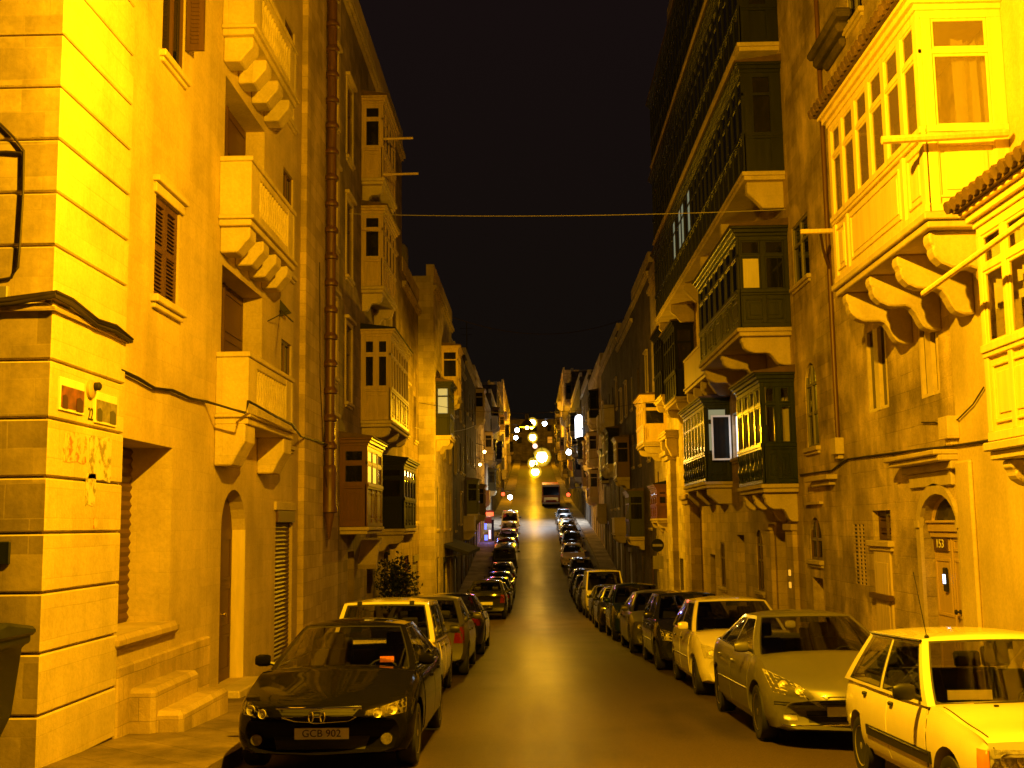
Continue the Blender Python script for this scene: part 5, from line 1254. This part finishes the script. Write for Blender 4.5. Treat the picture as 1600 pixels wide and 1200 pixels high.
mb.prism([(-.05, .48), (-.03, .56), (0, .585), (.03, .56), (.05, .48), (.025, .50), (0, .545), (-.025, .50)], 'y', y - .006, y + .01); mb.build('badge', 'chrome', g)
car.plate('EBI 514', .40, xs=0) if False else car.plate(None, .39)
car.door(1.40, 2.58, .30, .945, 2.40, .82, 'car_silver'); car.door(2.60, 3.52, .30, .955, 3.34, .84, 'car_silver')
for sg in (-1, 1):
    car.lamp(sg, [(.42, 2.28, .72), (.82, 1.98, .72), (.82, 1.98, .90), (.46, 2.28, .92)], 'red_lens', d=(-.45, -1, 0), inner=False, name='taillight')
    car.strip('door_moulding', [(sg * .95, car.y(1.45 + .2 * k), .55) for k in range(11)], (-sg, 0, 0), .012, 'car_silver')
car.plate(None, .64, rear=True)
silver = car.root; place(silver, 3.36, 12.08, True, 4.68, 0); silver.scale = (1, 1, .94)

# ---------------------------------------------------------------- 4 white compact car (shared by other hatchbacks)
sp = dict(L=3.95, W=1.66, paint='car_white', floor=.34, rw=.295, axles=(.78, 3.28), tw=.18, cowl=1.0, deck=3.86, rf=1.72, rr=3.30, zr=1.43, wb=.755, wr=.58, bw=.18, br=.10, bowf=.24, bowr=.12, spokes=6,
    hw=[(0, .66), (.08, .73), (.3, .79), (.7, .825), (1.2, .83), (3.2, .83), (3.7, .80), (3.95, .74)],
    top=[(0, .56), (.05, .66), (.12, .72), (.4, .82), (1.0, .95), (2.4, .965), (3.7, .99), (3.86, .96), (3.95, .84)],
    bot=[(0, .24), (.4, .19), (3.2, .20), (3.95, .30)], sw=((.05, .46), (.51, .91)), drv=.35, crown=.05)
car = Car(sp, 'hatchback_car', 'white compact car parked nose-on behind the silver saloon')
for sg in (-1, 1):
    car.lamp(sg, [(.36, -1.95, .56), (.72, -1.72, .60), (.74, -1.55, .80), (.42, -1.85, .70)], 'reflector', d=(-.4, 1, -.3))
    car.lamp(sg, [(.60, 1.95, .62), (.78, 1.85, .62), (.78, 1.80, .92), (.62, 1.92, .92)], 'red_lens', d=(-.45, -1, 0), inner=False, name='taillight')
car.decal('grille', [(-.32, -1.98, .50), (.32, -1.98, .50), (.34, -1.98, .585), (-.34, -1.98, .585)], (0, 1, 0), 'plastic')
car.decal('air_intake', [(-.45, -1.98, .24), (.45, -1.98, .24), (.48, -1.98, .36), (-.48, -1.98, .36)], (0, 1, 0), 'rubber')
car.plate(None, .43); car.plate(None, .60, rear=True)
car.door(1.22, 2.25, .30, .94, 2.1, .82, 'plastic'); car.door(2.27, 3.05, .30, .95, 2.92, .83, 'plastic')
for sg in (-1, 1): car.strip('door_moulding', [(sg * .9, car.y(1.3 + .15 * k), .54) for k in range(13)], (-sg, 0, 0), .012, 'plastic')
compact = car.root; place(compact, 3.27, 17.25, True, 3.95, 0); compact.scale = (1, 1, .98)

# ---------------------------------------------------------------- 5 white square-backed hatch seen from behind
sp = dict(L=3.7, W=1.60, paint='car_white', floor=.36, rw=.285, axles=(.72, 3.02), tw=.17, cowl=1.0, deck=3.64, rf=1.55, rr=3.30, zr=1.475, wb=.755, wr=.625, bw=.12, br=.05, bowf=.12, bowr=.05, rwu=.88, rwt=.12, seal=.03, spokes=8, crown=.03,
    hw=[(0, .70), (.1, .75), (.5, .79), (1.2, .80), (3.2, .80), (3.6, .785), (3.7, .77)],
    top=[(0, .62), (.03, .70), (.1, .76), (.5, .83), (1.0, .90), (2.4, .91), (3.5, .93), (3.64, .92), (3.7, .86)],
    bot=[(0, .27), (.5, .22), (2.9, .22), (3.7, .30)], sw=((.05, .45), (.50, .92)), drv=.35, mirror='plastic')
car = Car(sp, 'hatchback_car', 'white square-backed hatchback parked tail towards the camera behind the black saloon')
for sg in (-1, 1):
    car.lamp(sg, [(.60, 1.85, .50), (.76, 1.80, .50), (.76, 1.80, .84), (.60, 1.85, .84)], 'red_lens', d=(-.2, -1, 0), inner=False, name='taillight')
    car.lamp(sg, [(.42, -1.8, .55), (.70, -1.76, .55), (.70, -1.76, .70), (.42, -1.8, .70)], 'reflector', d=(-.1, 1, 0), inner=False)
    p = car.rearf(sg * .62, .985); mb = MB().box(p.x - .035, p.x + .035, p.y - .02, p.y + .035, p.z - .03, p.z + .025); mb.build('hinge', 'plastic', car.root, bevel=.008)
car.plate(None, .66, rear=True); car.plate(None, .42)
car.decal('bumper', [(-.76, 1.84, .34), (.76, 1.84, .34), (.76, 1.84, .47), (-.76, 1.84, .47)], (0, -1, 0), 'plastic', off=.05, nu=12)
car.door(1.15, 2.1, .32, .89, 1.95, .79, 'plastic'); car.door(2.12, 2.9, .32, .90, 2.78, .80, 'plastic')
squareback = car.root; place(squareback, -2.22, 16.55, False, 3.7, 0)

# ---------------------------------------------------------------- 6 van
sp = dict(L=4.3, W=1.72, paint='car_van', floor=.45, rw=.31, axles=(.62, 3.3), tw=.19, cowl=.42, deck=4.26, rf=.98, rr=4.2, zr=1.93, wb=.80, wr=.70, bw=.10, br=.03, bowf=.10, bowr=.03, crown=.02, spokes=8,
    hw=[(0, .78), (.1, .82), (.5, .85), (4.0, .86), (4.3, .84)], top=[(0, .85), (.05, .95), (.2, 1.04), (.42, 1.12), (4.2, 1.14), (4.3, 1.10)], bot=[(0, .30), (.5, .26), (3.6, .26), (4.3, .36)], sw=((.05, .28), (.33, .6)), drv=.4, mirror='plastic')
car = Car(sp, 'van', 'pale van with a flat front parked down in the dip among the nose-on cars', 'van')
for sg in (-1, 1): car.lamp(sg, [(.50, -2.15, .62), (.74, -2.13, .62), (.74, -2.12, .80), (.50, -2.15, .80)], 'reflector', d=(-.1, 1, 0), inner=False)
car.decal('grille', [(-.45, -2.16, .64), (.45, -2.16, .64), (.45, -2.16, .78), (-.45, -2.16, .78)], (0, 1, 0), 'plastic'); car.decal('bumper', [(-.8, -2.15, .34), (.8, -2.15, .34), (.8, -2.15, .5), (-.8, -2.15, .5)], (0, 1, 0), 'plastic', off=.05, nu=12)
car.plate(None, .55); van = car.root; place(van, 2.95, 47.6, True, 4.3, 0)

# ---------------------------------------------------------------- copies down the two rows
def rep(src, paint, old, label, x, ynear, facing, L, yaw=0, sc=1.0):
    o = copy_tree(src); o['label'] = label; o.scale = (1, 1, sc); place(o, x, ynear, facing, L, yaw)
    bpy.context.view_layer.update() if False else None
    recolour(o, paint, old); return o
# nose-on row past the white compact
rep(compact, 'car_dark', 'car_white', 'dark hatchback parked nose-on right behind the white compact car', 3.16, 21.9, True, 3.95)
rep(saloon, 'car_grey', 'car_black', 'dull grey saloon second behind the white compact car', 3.10, 26.5, True, 4.66)
rep(compact, 'car_green', 'car_white', 'dark hatchback third behind the white compact car', 2.98, 31.9, True, 3.95, 0, 1.06)
rep(saloon, 'car_dark', 'car_black', 'dark saloon with glinting windscreen pillars, fourth behind the white compact car', 2.93, 36.6, True, 4.66)
rep(compact, 'car_dark', 'car_white', 'near black low hatchback directly in front of the pale van', 2.95, 42.4, True, 3.95, 0, .96)
rep(saloon, 'car_dark', 'car_black', 'dark saloon right behind the pale van', 2.9, 53.4, True, 4.66)
rep(compact, 'car_blue', 'car_white', 'dark hatchback second behind the pale van', 2.9, 59.3, True, 3.95)
rep(saloon, 'car_dark', 'car_black', 'dark saloon third behind the pale van', 2.9, 64.6, True, 4.66)
rep(compact, 'car_dark', 'car_white', 'dark hatchback just this side of the pinkish white car', 3.0, 71.0, True, 3.95)
rep(saloon, 'car_pink', 'car_black', 'pinkish white car parked nose-on where the street starts to climb', 2.75, 79.5, True, 4.66)
rep(compact, 'car_dark', 'car_white', 'dark car right behind the pinkish white car', 3.0, 87.5, True, 3.95)
rep(saloon, 'car_dark', 'car_black', 'dark car second behind the pinkish white car', 3.0, 94.0, True, 4.66)
rep(compact, 'car_silver', 'car_white', 'silver hatchback with a bright glint in the blue white light', 3.0, 101, True, 3.95)
rep(saloon, 'car_silver', 'car_black', 'pale saloon at the edge of the blue white light, ahead of the red bus', 3.1, 108, True, 4.66)
rep(compact, 'car_dark', 'car_white', 'dark hatchback just ahead of the red bus', 3.1, 116, True, 3.95)
# tail-on row past the square-backed hatch
rep(compact, 'car_grey', 'car_white', 'grey hatchback with a red tail light, right behind the square-backed white one', -2.1, 21.4, False, 3.95)
rep(saloon, 'car_dark', 'car_black', 'dark saloon with glinting roof edge, second past the square-backed white hatchback', -2.08, 26.6, False, 4.66)
rep(compact, 'car_dark', 'car_white', 'dark hatchback at the near end of the second tail-on row, past the white bags', -2.02, 47.5, False, 3.95, 0, 1.1)
rep(saloon, 'car_dark', 'car_black', 'dark saloon second in the far tail-on row', -2.0, 53.0, False, 4.66)
rep(compact, 'car_blue', 'car_white', 'dark hatchback third in the far tail-on row', -2.0, 58.8, False, 3.95)
rep(saloon, 'car_dark', 'car_black', 'dark saloon fourth in the far tail-on row', -2.0, 64.0, False, 4.66)
rep(compact, 'car_dark', 'car_white', 'dark hatchback fifth in the far tail-on row', -2.0, 70.0, False, 3.95)
rep(van, 'car_dark', 'car_van', 'tall black van standing in the far tail-on row', -2.0, 76.5, False, 4.3, 0, .95)
rep(compact, 'car_red', 'car_white', 'dark red hatchback beside the red and blue bar lights', -2.1, 84.0, False, 3.95)
rep(saloon, 'car_dark', 'car_black', 'dark saloon just this side of the white lit cars', -2.1, 90.5, False, 4.66)
rep(compact, 'car_white', 'car_white', 'white hatchback standing in the blue white light', -2.15, 99.0, False, 3.95)
rep(van, 'car_white', 'car_van', 'white van at the head of the far tail-on row in the blue white light', -2.2, 105.5, False, 4.3)

# ---------------------------------------------------------------- red bus on the far hill
yb = 158; root = thing('bus', (2.4, yb, ground(yb)), 'old red bus on the far side of the dip under the street lamps', 'bus')
def busbox(name, mat, parent=root, bev=0, **k):
    pass
mb = MB(); mb.prism([(-4.6, .35), (-4.75, .9), (-4.7, 1.7), (-4.5, 2.7), (-4.2, 2.95), (4.4, 2.95), (4.6, 2.6), (4.7, .4)], 'x', -1.2, 1.2); bd = mb.mesh('body', bevel=.08); o = link('body', bd, 'bus_red'); o.parent = root
mb = MB(); mb.prism([(-4.66, 2.05), (-4.745, 1.55), (-4.775, 1.55), (-4.62, 2.65), (-4.56, 2.65)], 'x', -1.05, 1.05); o = link('windscreen', mb.mesh('windscreen'), 'pane'); o.parent = root
mb = MB(); mb.box(-1.1, 1.1, -4.62, -4.5, 2.68, 2.9); o = link('roof_sign', mb.mesh('roof_sign'), 'paper_white'); o.parent = root
for sg in (-1, 1):
    for k in range(6):
        mb = MB().box(sg * 1.195, sg * 1.215, -3.9 + k * 1.35, -2.75 + k * 1.35, 1.5, 2.45); o = link('side_window', mb.mesh('side_window'), 'pane'); o.parent = root
    mb = MB().lathe([(.13, 0), (.13, .05), (0, .06)], (sg * .85, -4.80, .8), 12, 'y'); o = link('headlight', mb.mesh('headlight'), 'satin'); o.parent = root
    for yw in (-3.1, 3.0):
        mb = MB().lathe([(.3, -.14), (.46, -.14), (.48, -.08), (.48, .08), (.46, .14), (.3, .14)], (sg * 1.08, yw, .48), 20, 'x'); o = link('wheel', mb.mesh('wheel'), 'rubber'); o.parent = root
mb = MB().box(-1.15, 1.15, -4.85, -4.6, .38, .58); o = link('bumper', mb.mesh('bumper'), 'paper_white'); o.parent = root
mb = MB().box(-.95, .95, -4.79, -4.6, .9, 1.25); o = link('grille', mb.mesh('grille'), 'satin'); o.parent = root
OFF.pop(root.name, None); root.rotation_euler = (slope(yb), 0, 0)
# ================================================================== LAMPS, WIRES, SIGNS, STREET CLUTTER
SOD = (1.0, .47, .003)
def light(loc, power, c, rad, parent):
    l = bpy.data.lights.new('lamp_light', 'POINT'); l.energy = power; l.color = c; l.shadow_soft_size = rad
    o = bpy.data.objects.new('lamp_light', l); COL.objects.link(o); o.parent = parent; o.location = Vector(loc) - Vector(parent.location); return o
def street_lamp(x, y, z, power, label, bulb=.10, c=SOD, wires=True, arm=False, mat='bulb', drop=.12):
    root = thing('street_lamp', (x, y, z), label, 'street lamp', 'street lamps hung over the street')
    mb = MB().lathe([(.05, .55), (.07, .5), (.07, .32), (.16, .24), (.30, .06), (.31, .02), (.29, .02), (.14, .2), (0, .22)], (x, y, z + max(0, bulb - .12)), 18); mb.build('lamp_shade', 'iron', root, smooth=45)
    mb = MB().lathe([(0, -bulb), (bulb * .7, -bulb * .7), (bulb, 0), (bulb * .72, bulb * .7), (.05, bulb + .06)], (x, y, z), 14); mb.build('bulb', mat, root, smooth=60)
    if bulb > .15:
        b2 = bulb * 1.75; mb = MB().lathe([(0, -b2), (b2 * .5, -b2 * .86), (b2 * .86, -b2 * .5), (b2, 0), (b2 * .86, b2 * .5), (b2 * .5, b2 * .86), (0, b2)], (x, y, z), 20); mb.build('halo_shell', 'halo_glow', root, smooth=80)  # oversized glowing shell added to imitate bloom round the bulb
    if wires:
        mb = MB(); zc = z + .55
        mb.tube([(XL + .3, y, zc + .5), ((XL + x) / 2, y, zc + .14), (x, y, zc), ((XR + x) / 2, y, zc + .14), (XR, y, zc + .5)], .010, 5); mb.build('suspension_wire', 'cable', root)
    if arm:
        mb = MB().tube([(XR, y, z - .1), (XR - .8, y, z + .45), (x + .5, y, z + .62), (x, y, z + .5)], .035, 8); mb.build('arm', 'iron', root)
    light((x, y, z - bulb - drop), power, c, .07, root)
    return root
street_lamp(.25, 8.0, r(5.65), LAMP, 'sodium street lamp hung over the near end of the street')
street_lamp(-.2, 44.2, r(3.8), 2900, 'sodium street lamp hung level with the bright yellow balcony', bulb=.07)
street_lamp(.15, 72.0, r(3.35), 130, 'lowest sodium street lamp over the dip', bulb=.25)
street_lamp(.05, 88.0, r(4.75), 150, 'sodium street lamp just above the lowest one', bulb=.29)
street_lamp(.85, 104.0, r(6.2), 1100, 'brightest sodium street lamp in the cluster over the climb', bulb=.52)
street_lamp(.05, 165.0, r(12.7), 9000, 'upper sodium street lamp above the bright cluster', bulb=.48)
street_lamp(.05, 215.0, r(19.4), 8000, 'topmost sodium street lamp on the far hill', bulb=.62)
street_lamp(-.1, 268.0, zat(836, 668, 268), 16000, 'small street lamp added to light the hilltop, right below the house closing the view', bulb=.3)  # extra lamp, added to brighten the hilltop house and upper road
root = thing('wall_lamp', (4.0, 124.5, r(7.9)), 'white lamp on a bracket below the white lit sign', 'wall lamp')
mb = MB(); mb.tube([(XR, 124.5, r(8.6)), (4.6, 124.5, r(8.5)), (4.0, 124.5, r(8.25))], .05, 6); mb.build('arm', 'iron', root)
mb = MB().lathe([(0, -.3), (.26, -.16), (.3, 0), (.2, .2), (.05, .32)], (4.0, 124.5, r(7.9)), 14); mb.build('bulb', 'bulb_white', root, smooth=60)
wl = light((2.6, 118.0, r(8.2)), 22000, (.74, .86, 1), .2, root); wl.data.type = 'SPOT'; wl.data.spot_size = R(122); wl.data.spot_blend = 1.0; wl.rotation_euler = (R(-6), R(18), 0)
# far small lights on the hill
for k, (px, py, Y, mt, s_) in enumerate(((808, 672, 150, 'bulb_white', .30), (806, 684, 140, 'bulb_white', .26), (851, 662, 200, 'bulb_white', .42), (820, 666, 180, 'sign_pink', .3), (836, 697, 170, 'sign_pink', .4), (757, 706, 92, 'bulb', .12), (750, 726, 88, 'bulb', .10), (797, 777, 128, 'bulb_white', .28), (888, 773, 126, 'sign_red', .22), (786, 772, 130, 'sign_red', .22))):
    X, Z = onY(px, py, Y); root = thing('small_lamp', (X, Y, Z), None, 'lamp', 'small far lights along the climb')
    root['label'] = ['tiny white light on the hill beside the pointed tower', 'lower tiny white light under the pointed tower', 'tiny white light across from the topmost street lamp', 'tiny pink light near the topmost street lamp', 'pinkish light just above the bright lamp cluster', 'tiny yellow light on the house fronts before the red bar', 'lower tiny yellow light before the red bar', 'single white headlamp-like light at the head of the far row', 'small red light across the street from the bus', 'small red light on the wall opposite the bus'][k]
    mb = MB().lathe([(0, -s_), (s_ * .7, -s_ * .7), (s_, 0), (s_ * .7, s_ * .7), (0, s_)], (X, Y, Z), 10); mb.build('bulb', mt, root, smooth=60)
    mb = MB(); sx = XL - .3 if X < .2 else XR + .3; mb.tube([(X, Y, Z + s_), (X, Y, Z + s_ + .4), (sx, Y, Z + s_ + .7)], .03, 5); mb.build('arm', 'iron', root)
# the white lit sign
root = thing('lit_sign', (5.3, 126, r(11)), 'tall white lit sign with a rounded top on the house front up the climb', 'sign')
X0, Z0 = onY(899, 686, 126); X1, Z1 = onY(911, 648, 126); w = (X1 - X0)
mb = MB(); pl = [(X0, Z0 + .05), (X1, Z0), (X1, Z1 - w * .5)] + [(X0 + w / 2 + w / 2 * math.cos(t), Z1 - w * .5 + w * .5 * math.sin(t)) for t in [math.pi * k / 10 for k in range(1, 10)]] + [(X0, Z1 - w * .6)]
mb.prism(pl, 'y', 125.9, 126.05); mb.build('face', 'sign_white', root)
mb = MB(); mb.prism([(x, z) for x, z in pl], 'y', 126.06, 126.2); mb.build('case', 'iron', root)
# bar front with red and blue light
root = thing('bar_front', (-4.5, 96, ground(96)), 'bar front glowing red above and blue below', 'bar')
def barbox(name, px0, px1, py0, py1, mat, Y=97.0, t=.15):
    X0, Z1 = onY(px0, py0, Y); X1, Z0 = onY(px1, py1, Y); mb = MB().box(X0, X1, Y, Y + t, Z0, Z1); return mb.build(name, mat, root)
barbox('awning', 755, 771, 797, 800, 'iron'); barbox('lit_sign', 756, 771, 800.5, 806, 'sign_red'); barbox('panel', 757, 768, 808, 818, 'red_paint', 97.1); barbox('lit_panel', 757, 760, 818, 827, 'sign_blue', 97.05); barbox('lit_menu', 763.5, 767, 828, 842, 'sign_pink', 96.9); barbox('lit_counter', 757, 762, 836, 844, 'sign_blue', 96.8); barbox('lit_base', 761, 772, 854, 863, 'sign_blue', 96.6); barbox('door', 768, 772, 812, 850, 'dark_paint', 97.2)
light((-3.9, 96, r(1.2)), 60, (1, .12, .06), .2, root); light((-3.9, 95.5, r(-1.0)), 50, (.15, .2, 1), .2, root)
# black awning and shop front
root = thing('shop_awning', (-4.1, 58, ground(58)), 'black awning over a shop front past the brightly lit end wall', 'awning')
mb = MB(); mb.prism([(-4.4, r(-.7)), (-4.4, r(-.85)), (-3.0, r(-1.35)), (-3.0, r(-1.2))], 'y', 52, 63); mb.build('canopy', 'awning_cloth', root)
for yy in (52.1, 62.9):
    mb = MB().tube([(-4.1, yy, r(-1.4)), (-3.05, yy, r(-1.3))], .025, 6); mb.build('arm', 'iron', root)
# wires over the street
def wire(a, b, sag, rad, mat, label, n=14):
    mb = MB(); a, b = Vector(a), Vector(b); mb.tube([a + (b - a) * (k / n) + Vector((0, 0, -4 * sag * (k / n) * (1 - k / n))) for k in range(n + 1)], rad, 5); hang('overhead_wire', mb, mat, label, 'wire', group='wires across the street')
zl = zat(545, 334, 28.4); zr_ = zat(1246, 327, 23.8)
wire((XL + .1, 28.4, zl), (XR - .05, 23.8, zr_), .10, .0085, 'pale_wire', 'pale wire crossing the street high between the tall houses')
wire((-4.0, 57.5, zat(715, 496, 57.5)), (XR, 66, zat(975, 498, 66)), .9, .02, 'cable', 'faint wire sagging across the far sky')
wire((XL, 45.5, zat(655, 668, 45.5)), (-4.0, 80, zat(746, 664, 80)), .3, .015, 'pale_wire', 'thin wire running along the far house fronts')
mb = MB(); mb.tube([(-4.9, 85, r(10)), (-4.9, 85, r(15.5))], .04, 5); mb.tube([(-5.4, 85, r(15)), (-4.4, 85, r(15))], .02, 5); mb.tube([(-5.3, 85, r(14.5)), (-4.5, 85, r(14.5))], .02, 5); hang('roof_aerial', mb, 'iron', 'thin aerial mast standing on the far roofs', 'aerial')
root = thing('water_tank', (-4.9, 43.4, r(9.5)), 'small tank with a lit cap on the roof behind the potted shrub', 'tank')
mb = MB().lathe([(.33, 10.0), (.36, 10.1), (.36, 10.9), (.25, 11.05), (0, 11.1)], (-5.15, 43.4, EYE), 14); mb.build('body', 'grey_paint', root, smooth=40)
mb = MB().box(-5.55, -4.75, 43.0, 43.8, r(9.4), r(10.02)); mb.build('base', 'stone_dull', root)
# large wheeled bin by the corner
xb0, xb1, ya, yb = -6.1, -4.74, 9.6, 10.72; gz = ground(10.2); zt = zat(40, 1000, 9.9)
root = thing('rubbish_bin', (-5.4, 10.1, gz), 'large dark rubbish bin standing at the grooved corner', 'bin')
mb = MB(); H = zt - gz
lv = [(.34, .14), (.24, .30), (.12, .62), (.06, H - .12), (.0, H - .10), (.0, H - .03)]; rings = []
for ins, z in lv: rings.append([(xb0 + ins, ya + ins * .6, gz + z), (xb1 - ins, ya + ins * .6, gz + z), (xb1 - ins, yb - ins * .6, gz + z), (xb0 + ins, yb - ins * .6, gz + z)])
for p, q in zip(rings, rings[1:]):
    for k in range(4): mb.face([p[k], p[(k + 1) % 4], q[(k + 1) % 4], q[k]])
mb.face(rings[0]); mb.build('body', 'bin_plastic', root, bevel=.03, merge=True, smooth=40)
mb = MB(); mb.prism([(ya - .04, gz + H - .03), (yb + .04, gz + H - .03), (yb + .02, gz + H + .05), ((ya + yb) / 2, gz + H + .13), (ya - .02, gz + H + .05)], 'x', xb0 - .04, xb1 + .04); mb.build('lid', 'bin_plastic', root, bevel=.03, smooth=30)
for x in (xb0 + .4, xb1 - .42):
    for y in (ya + .3, yb - .3):
        mb = MB().lathe([(.03, -.025), (.085, -.025), (.085, .025), (.03, .025)], (x, y, gz + .085), 14, 'x'); mb.build('wheel', 'rubber', root)
for k in range(5):
    x = xb0 + .25 + k * .25; mb = MB().box(x - .02, x + .02, ya - .012, ya + .05, gz + .7, gz + H - .14); mb.build('rib', 'bin_plastic', root)
# potted shrub
xs, ys = -4.15, 34.2; gz = ground(ys) + .11
root = thing('potted_shrub', (xs, ys, gz), 'bushy dark shrub in a pot against the house wall beyond the white hatchback', 'plant')
mb = MB().lathe([(.26, 0), (.36, .55), (.40, .6), (.40, .68), (.34, .68), (.3, .6), (0, .6)], (xs, ys, gz), 16); mb.build('pot', 'pot', root, smooth=40)
mb = MB(); rr = random.Random(5); mb.tube([(xs, ys, gz + .6), (xs + .03, ys, gz + 1.0), (xs - .02, ys + .03, gz + 1.7)], [.05, .04, .02], 7)
for k in range(14):
    t = rr.random() * 6.28; z = gz + .9 + rr.random() * .8; mb.tube([(xs, ys, z), (xs + .3 * math.cos(t), ys + .3 * math.sin(t), z + .3)], [.02, .006], 5)
mb.build('stem', 'pot', root)
mb = MB()
for k in range(1700):
    t = rr.random() * 6.283; zc = rr.random(); ph = math.acos(2 * zc - 1); rad = rr.random() ** .5 * (1 + .3 * math.sin(3 * t + 5 * zc))
    p = Vector((xs + .62 * rad * math.sin(ph) * math.cos(t), ys + .62 * rad * math.sin(ph) * math.sin(t), gz + 1.5 + .85 * rad * math.cos(ph)))
    d = Vector((rr.uniform(-1, 1), rr.uniform(-1, 1), rr.uniform(-.3, 1))).normalized(); e = d.cross(Vector((rr.uniform(-1, 1), rr.uniform(-1, 1), .3))).normalized(); l = rr.uniform(.07, .14); w = l * .32
    mb.face([p, p + d * l * .5 + e * w, p + d * l, p + d * l * .5 - e * w])
mb.build('foliage', 'leaf', root)
# bags and boxes left on the far kerb
for k, (x, y, sx, sy, sz, mt, lab) in enumerate(((-2.75, 43.5, .35, .3, .30, 'paper_white', 'small white rubbish bag on the road edge before the far tail-on row'), (-3.4, 44.6, .45, .35, .45, 'bin_plastic', 'black rubbish bag slumped behind the small white one'))):
    mb = MB(); rr = random.Random(k); gz = ground(y) + (.11 if x < -3.1 else .0); rings = []; n = 14
    prof = [(.75, 0), (1, .15), (1, .45), (.8, .75), (.35, .92), (.16, 1.0), (.22, 1.12)]
    for rad, z in prof: rings.append([(x + sx * rad * math.cos(6.283 * j / n) * (1 + .12 * rr.uniform(-1, 1)), y + sy * rad * math.sin(6.283 * j / n) * (1 + .12 * rr.uniform(-1, 1)), gz + sz * z * (1 + .05 * rr.uniform(-1, 1))) for j in range(n)])
    for p, q in zip(rings, rings[1:]):
        for j in range(n): mb.face([p[j], p[(j + 1) % n], q[(j + 1) % n], q[j]])
    mb.face(rings[0][::-1]); mb.face(rings[-1])
    hang('rubbish_bag', mb, mt, lab, 'bag', merge=True, smooth=50)
gz = ground(45.2) + .11; mb = MB().box(-4.4, -3.85, 45.0, 45.4, gz, gz + .38); mb.box(-4.39, -4.13, 44.86, 45.0, gz + .34, gz + .35); mb.box(-4.10, -3.86, 44.9, 45.0, gz + .36, gz + .37)
hang('carton', mb, 'tan_paint', 'pale open carton on the kerb behind the black rubbish bag', 'box')
# road sign on the wall past the pilasters
X, Z = onY(1030, 852, 46.2); X = XR - .03
root = thing('road_sign', (4.9, 46.2, ground(46)), 'round dark road sign over a square plate on a post by the yellow balcony house', 'sign')
mb = MB().tube([(5.0, 46.25, ground(46)), (5.0, 46.25, Z + .4)], .03, 8); mb.build('post', 'grey_paint', root)
mb = MB().lathe([(.26, 0), (.26, .02), (0, .02)], (5.0, 46.19, Z), 24, 'y'); f = mb.build('disc', 'dark_paint', root)
mb = MB().box(4.8, 5.2, 46.178, 46.188, Z - .05, Z + .05); mb.build('bar', 'grey_paint', f)
mb = MB().box(4.8, 5.22, 46.19, 46.21, Z - .95, Z - .42); mb.build('plate', 'grey_paint', root)

# ================================================================== WORLD AND RENDER SETTINGS
w = bpy.data.worlds.new('World'); SC.world = w; w.use_nodes = True; nt = w.node_tree; L = nt.links.new
bg = nt.nodes['Background']; tc = N(nt, 'ShaderNodeTexCoord'); sx = N(nt, 'ShaderNodeSeparateXYZ'); L(tc.outputs['Generated'], sx.inputs[0])
rp = N(nt, 'ShaderNodeValToRGB'); L(sx.outputs[2], rp.inputs[0]); rp.color_ramp.elements[0].position = .0; rp.color_ramp.elements[0].color = (.0048, .0036, .0020, 1)
rp.color_ramp.elements[1].position = .5; rp.color_ramp.elements[1].color = (.0080, .0044, .0044, 1)
L(rp.outputs[0], bg.inputs[0]); bg.inputs[1].default_value = 1.0
SC.view_settings.view_transform = 'Standard'; SC.view_settings.look = 'None'; SC.view_settings.exposure = 0; SC.view_settings.gamma = 1
SC.render.engine = 'CYCLES'; SC.cycles.use_denoising = True; SC.cycles.max_bounces = 6; SC.cycles.diffuse_bounces = 4; SC.cycles.glossy_bounces = 3; SC.cycles.transparent_max_bounces = 12
SC.cycles.caustics_reflective = False; SC.cycles.caustics_refractive = False; SC.cycles.sample_clamp_indirect = 4; SC.cycles.use_light_tree = True
bpy.context.view_layer.update()
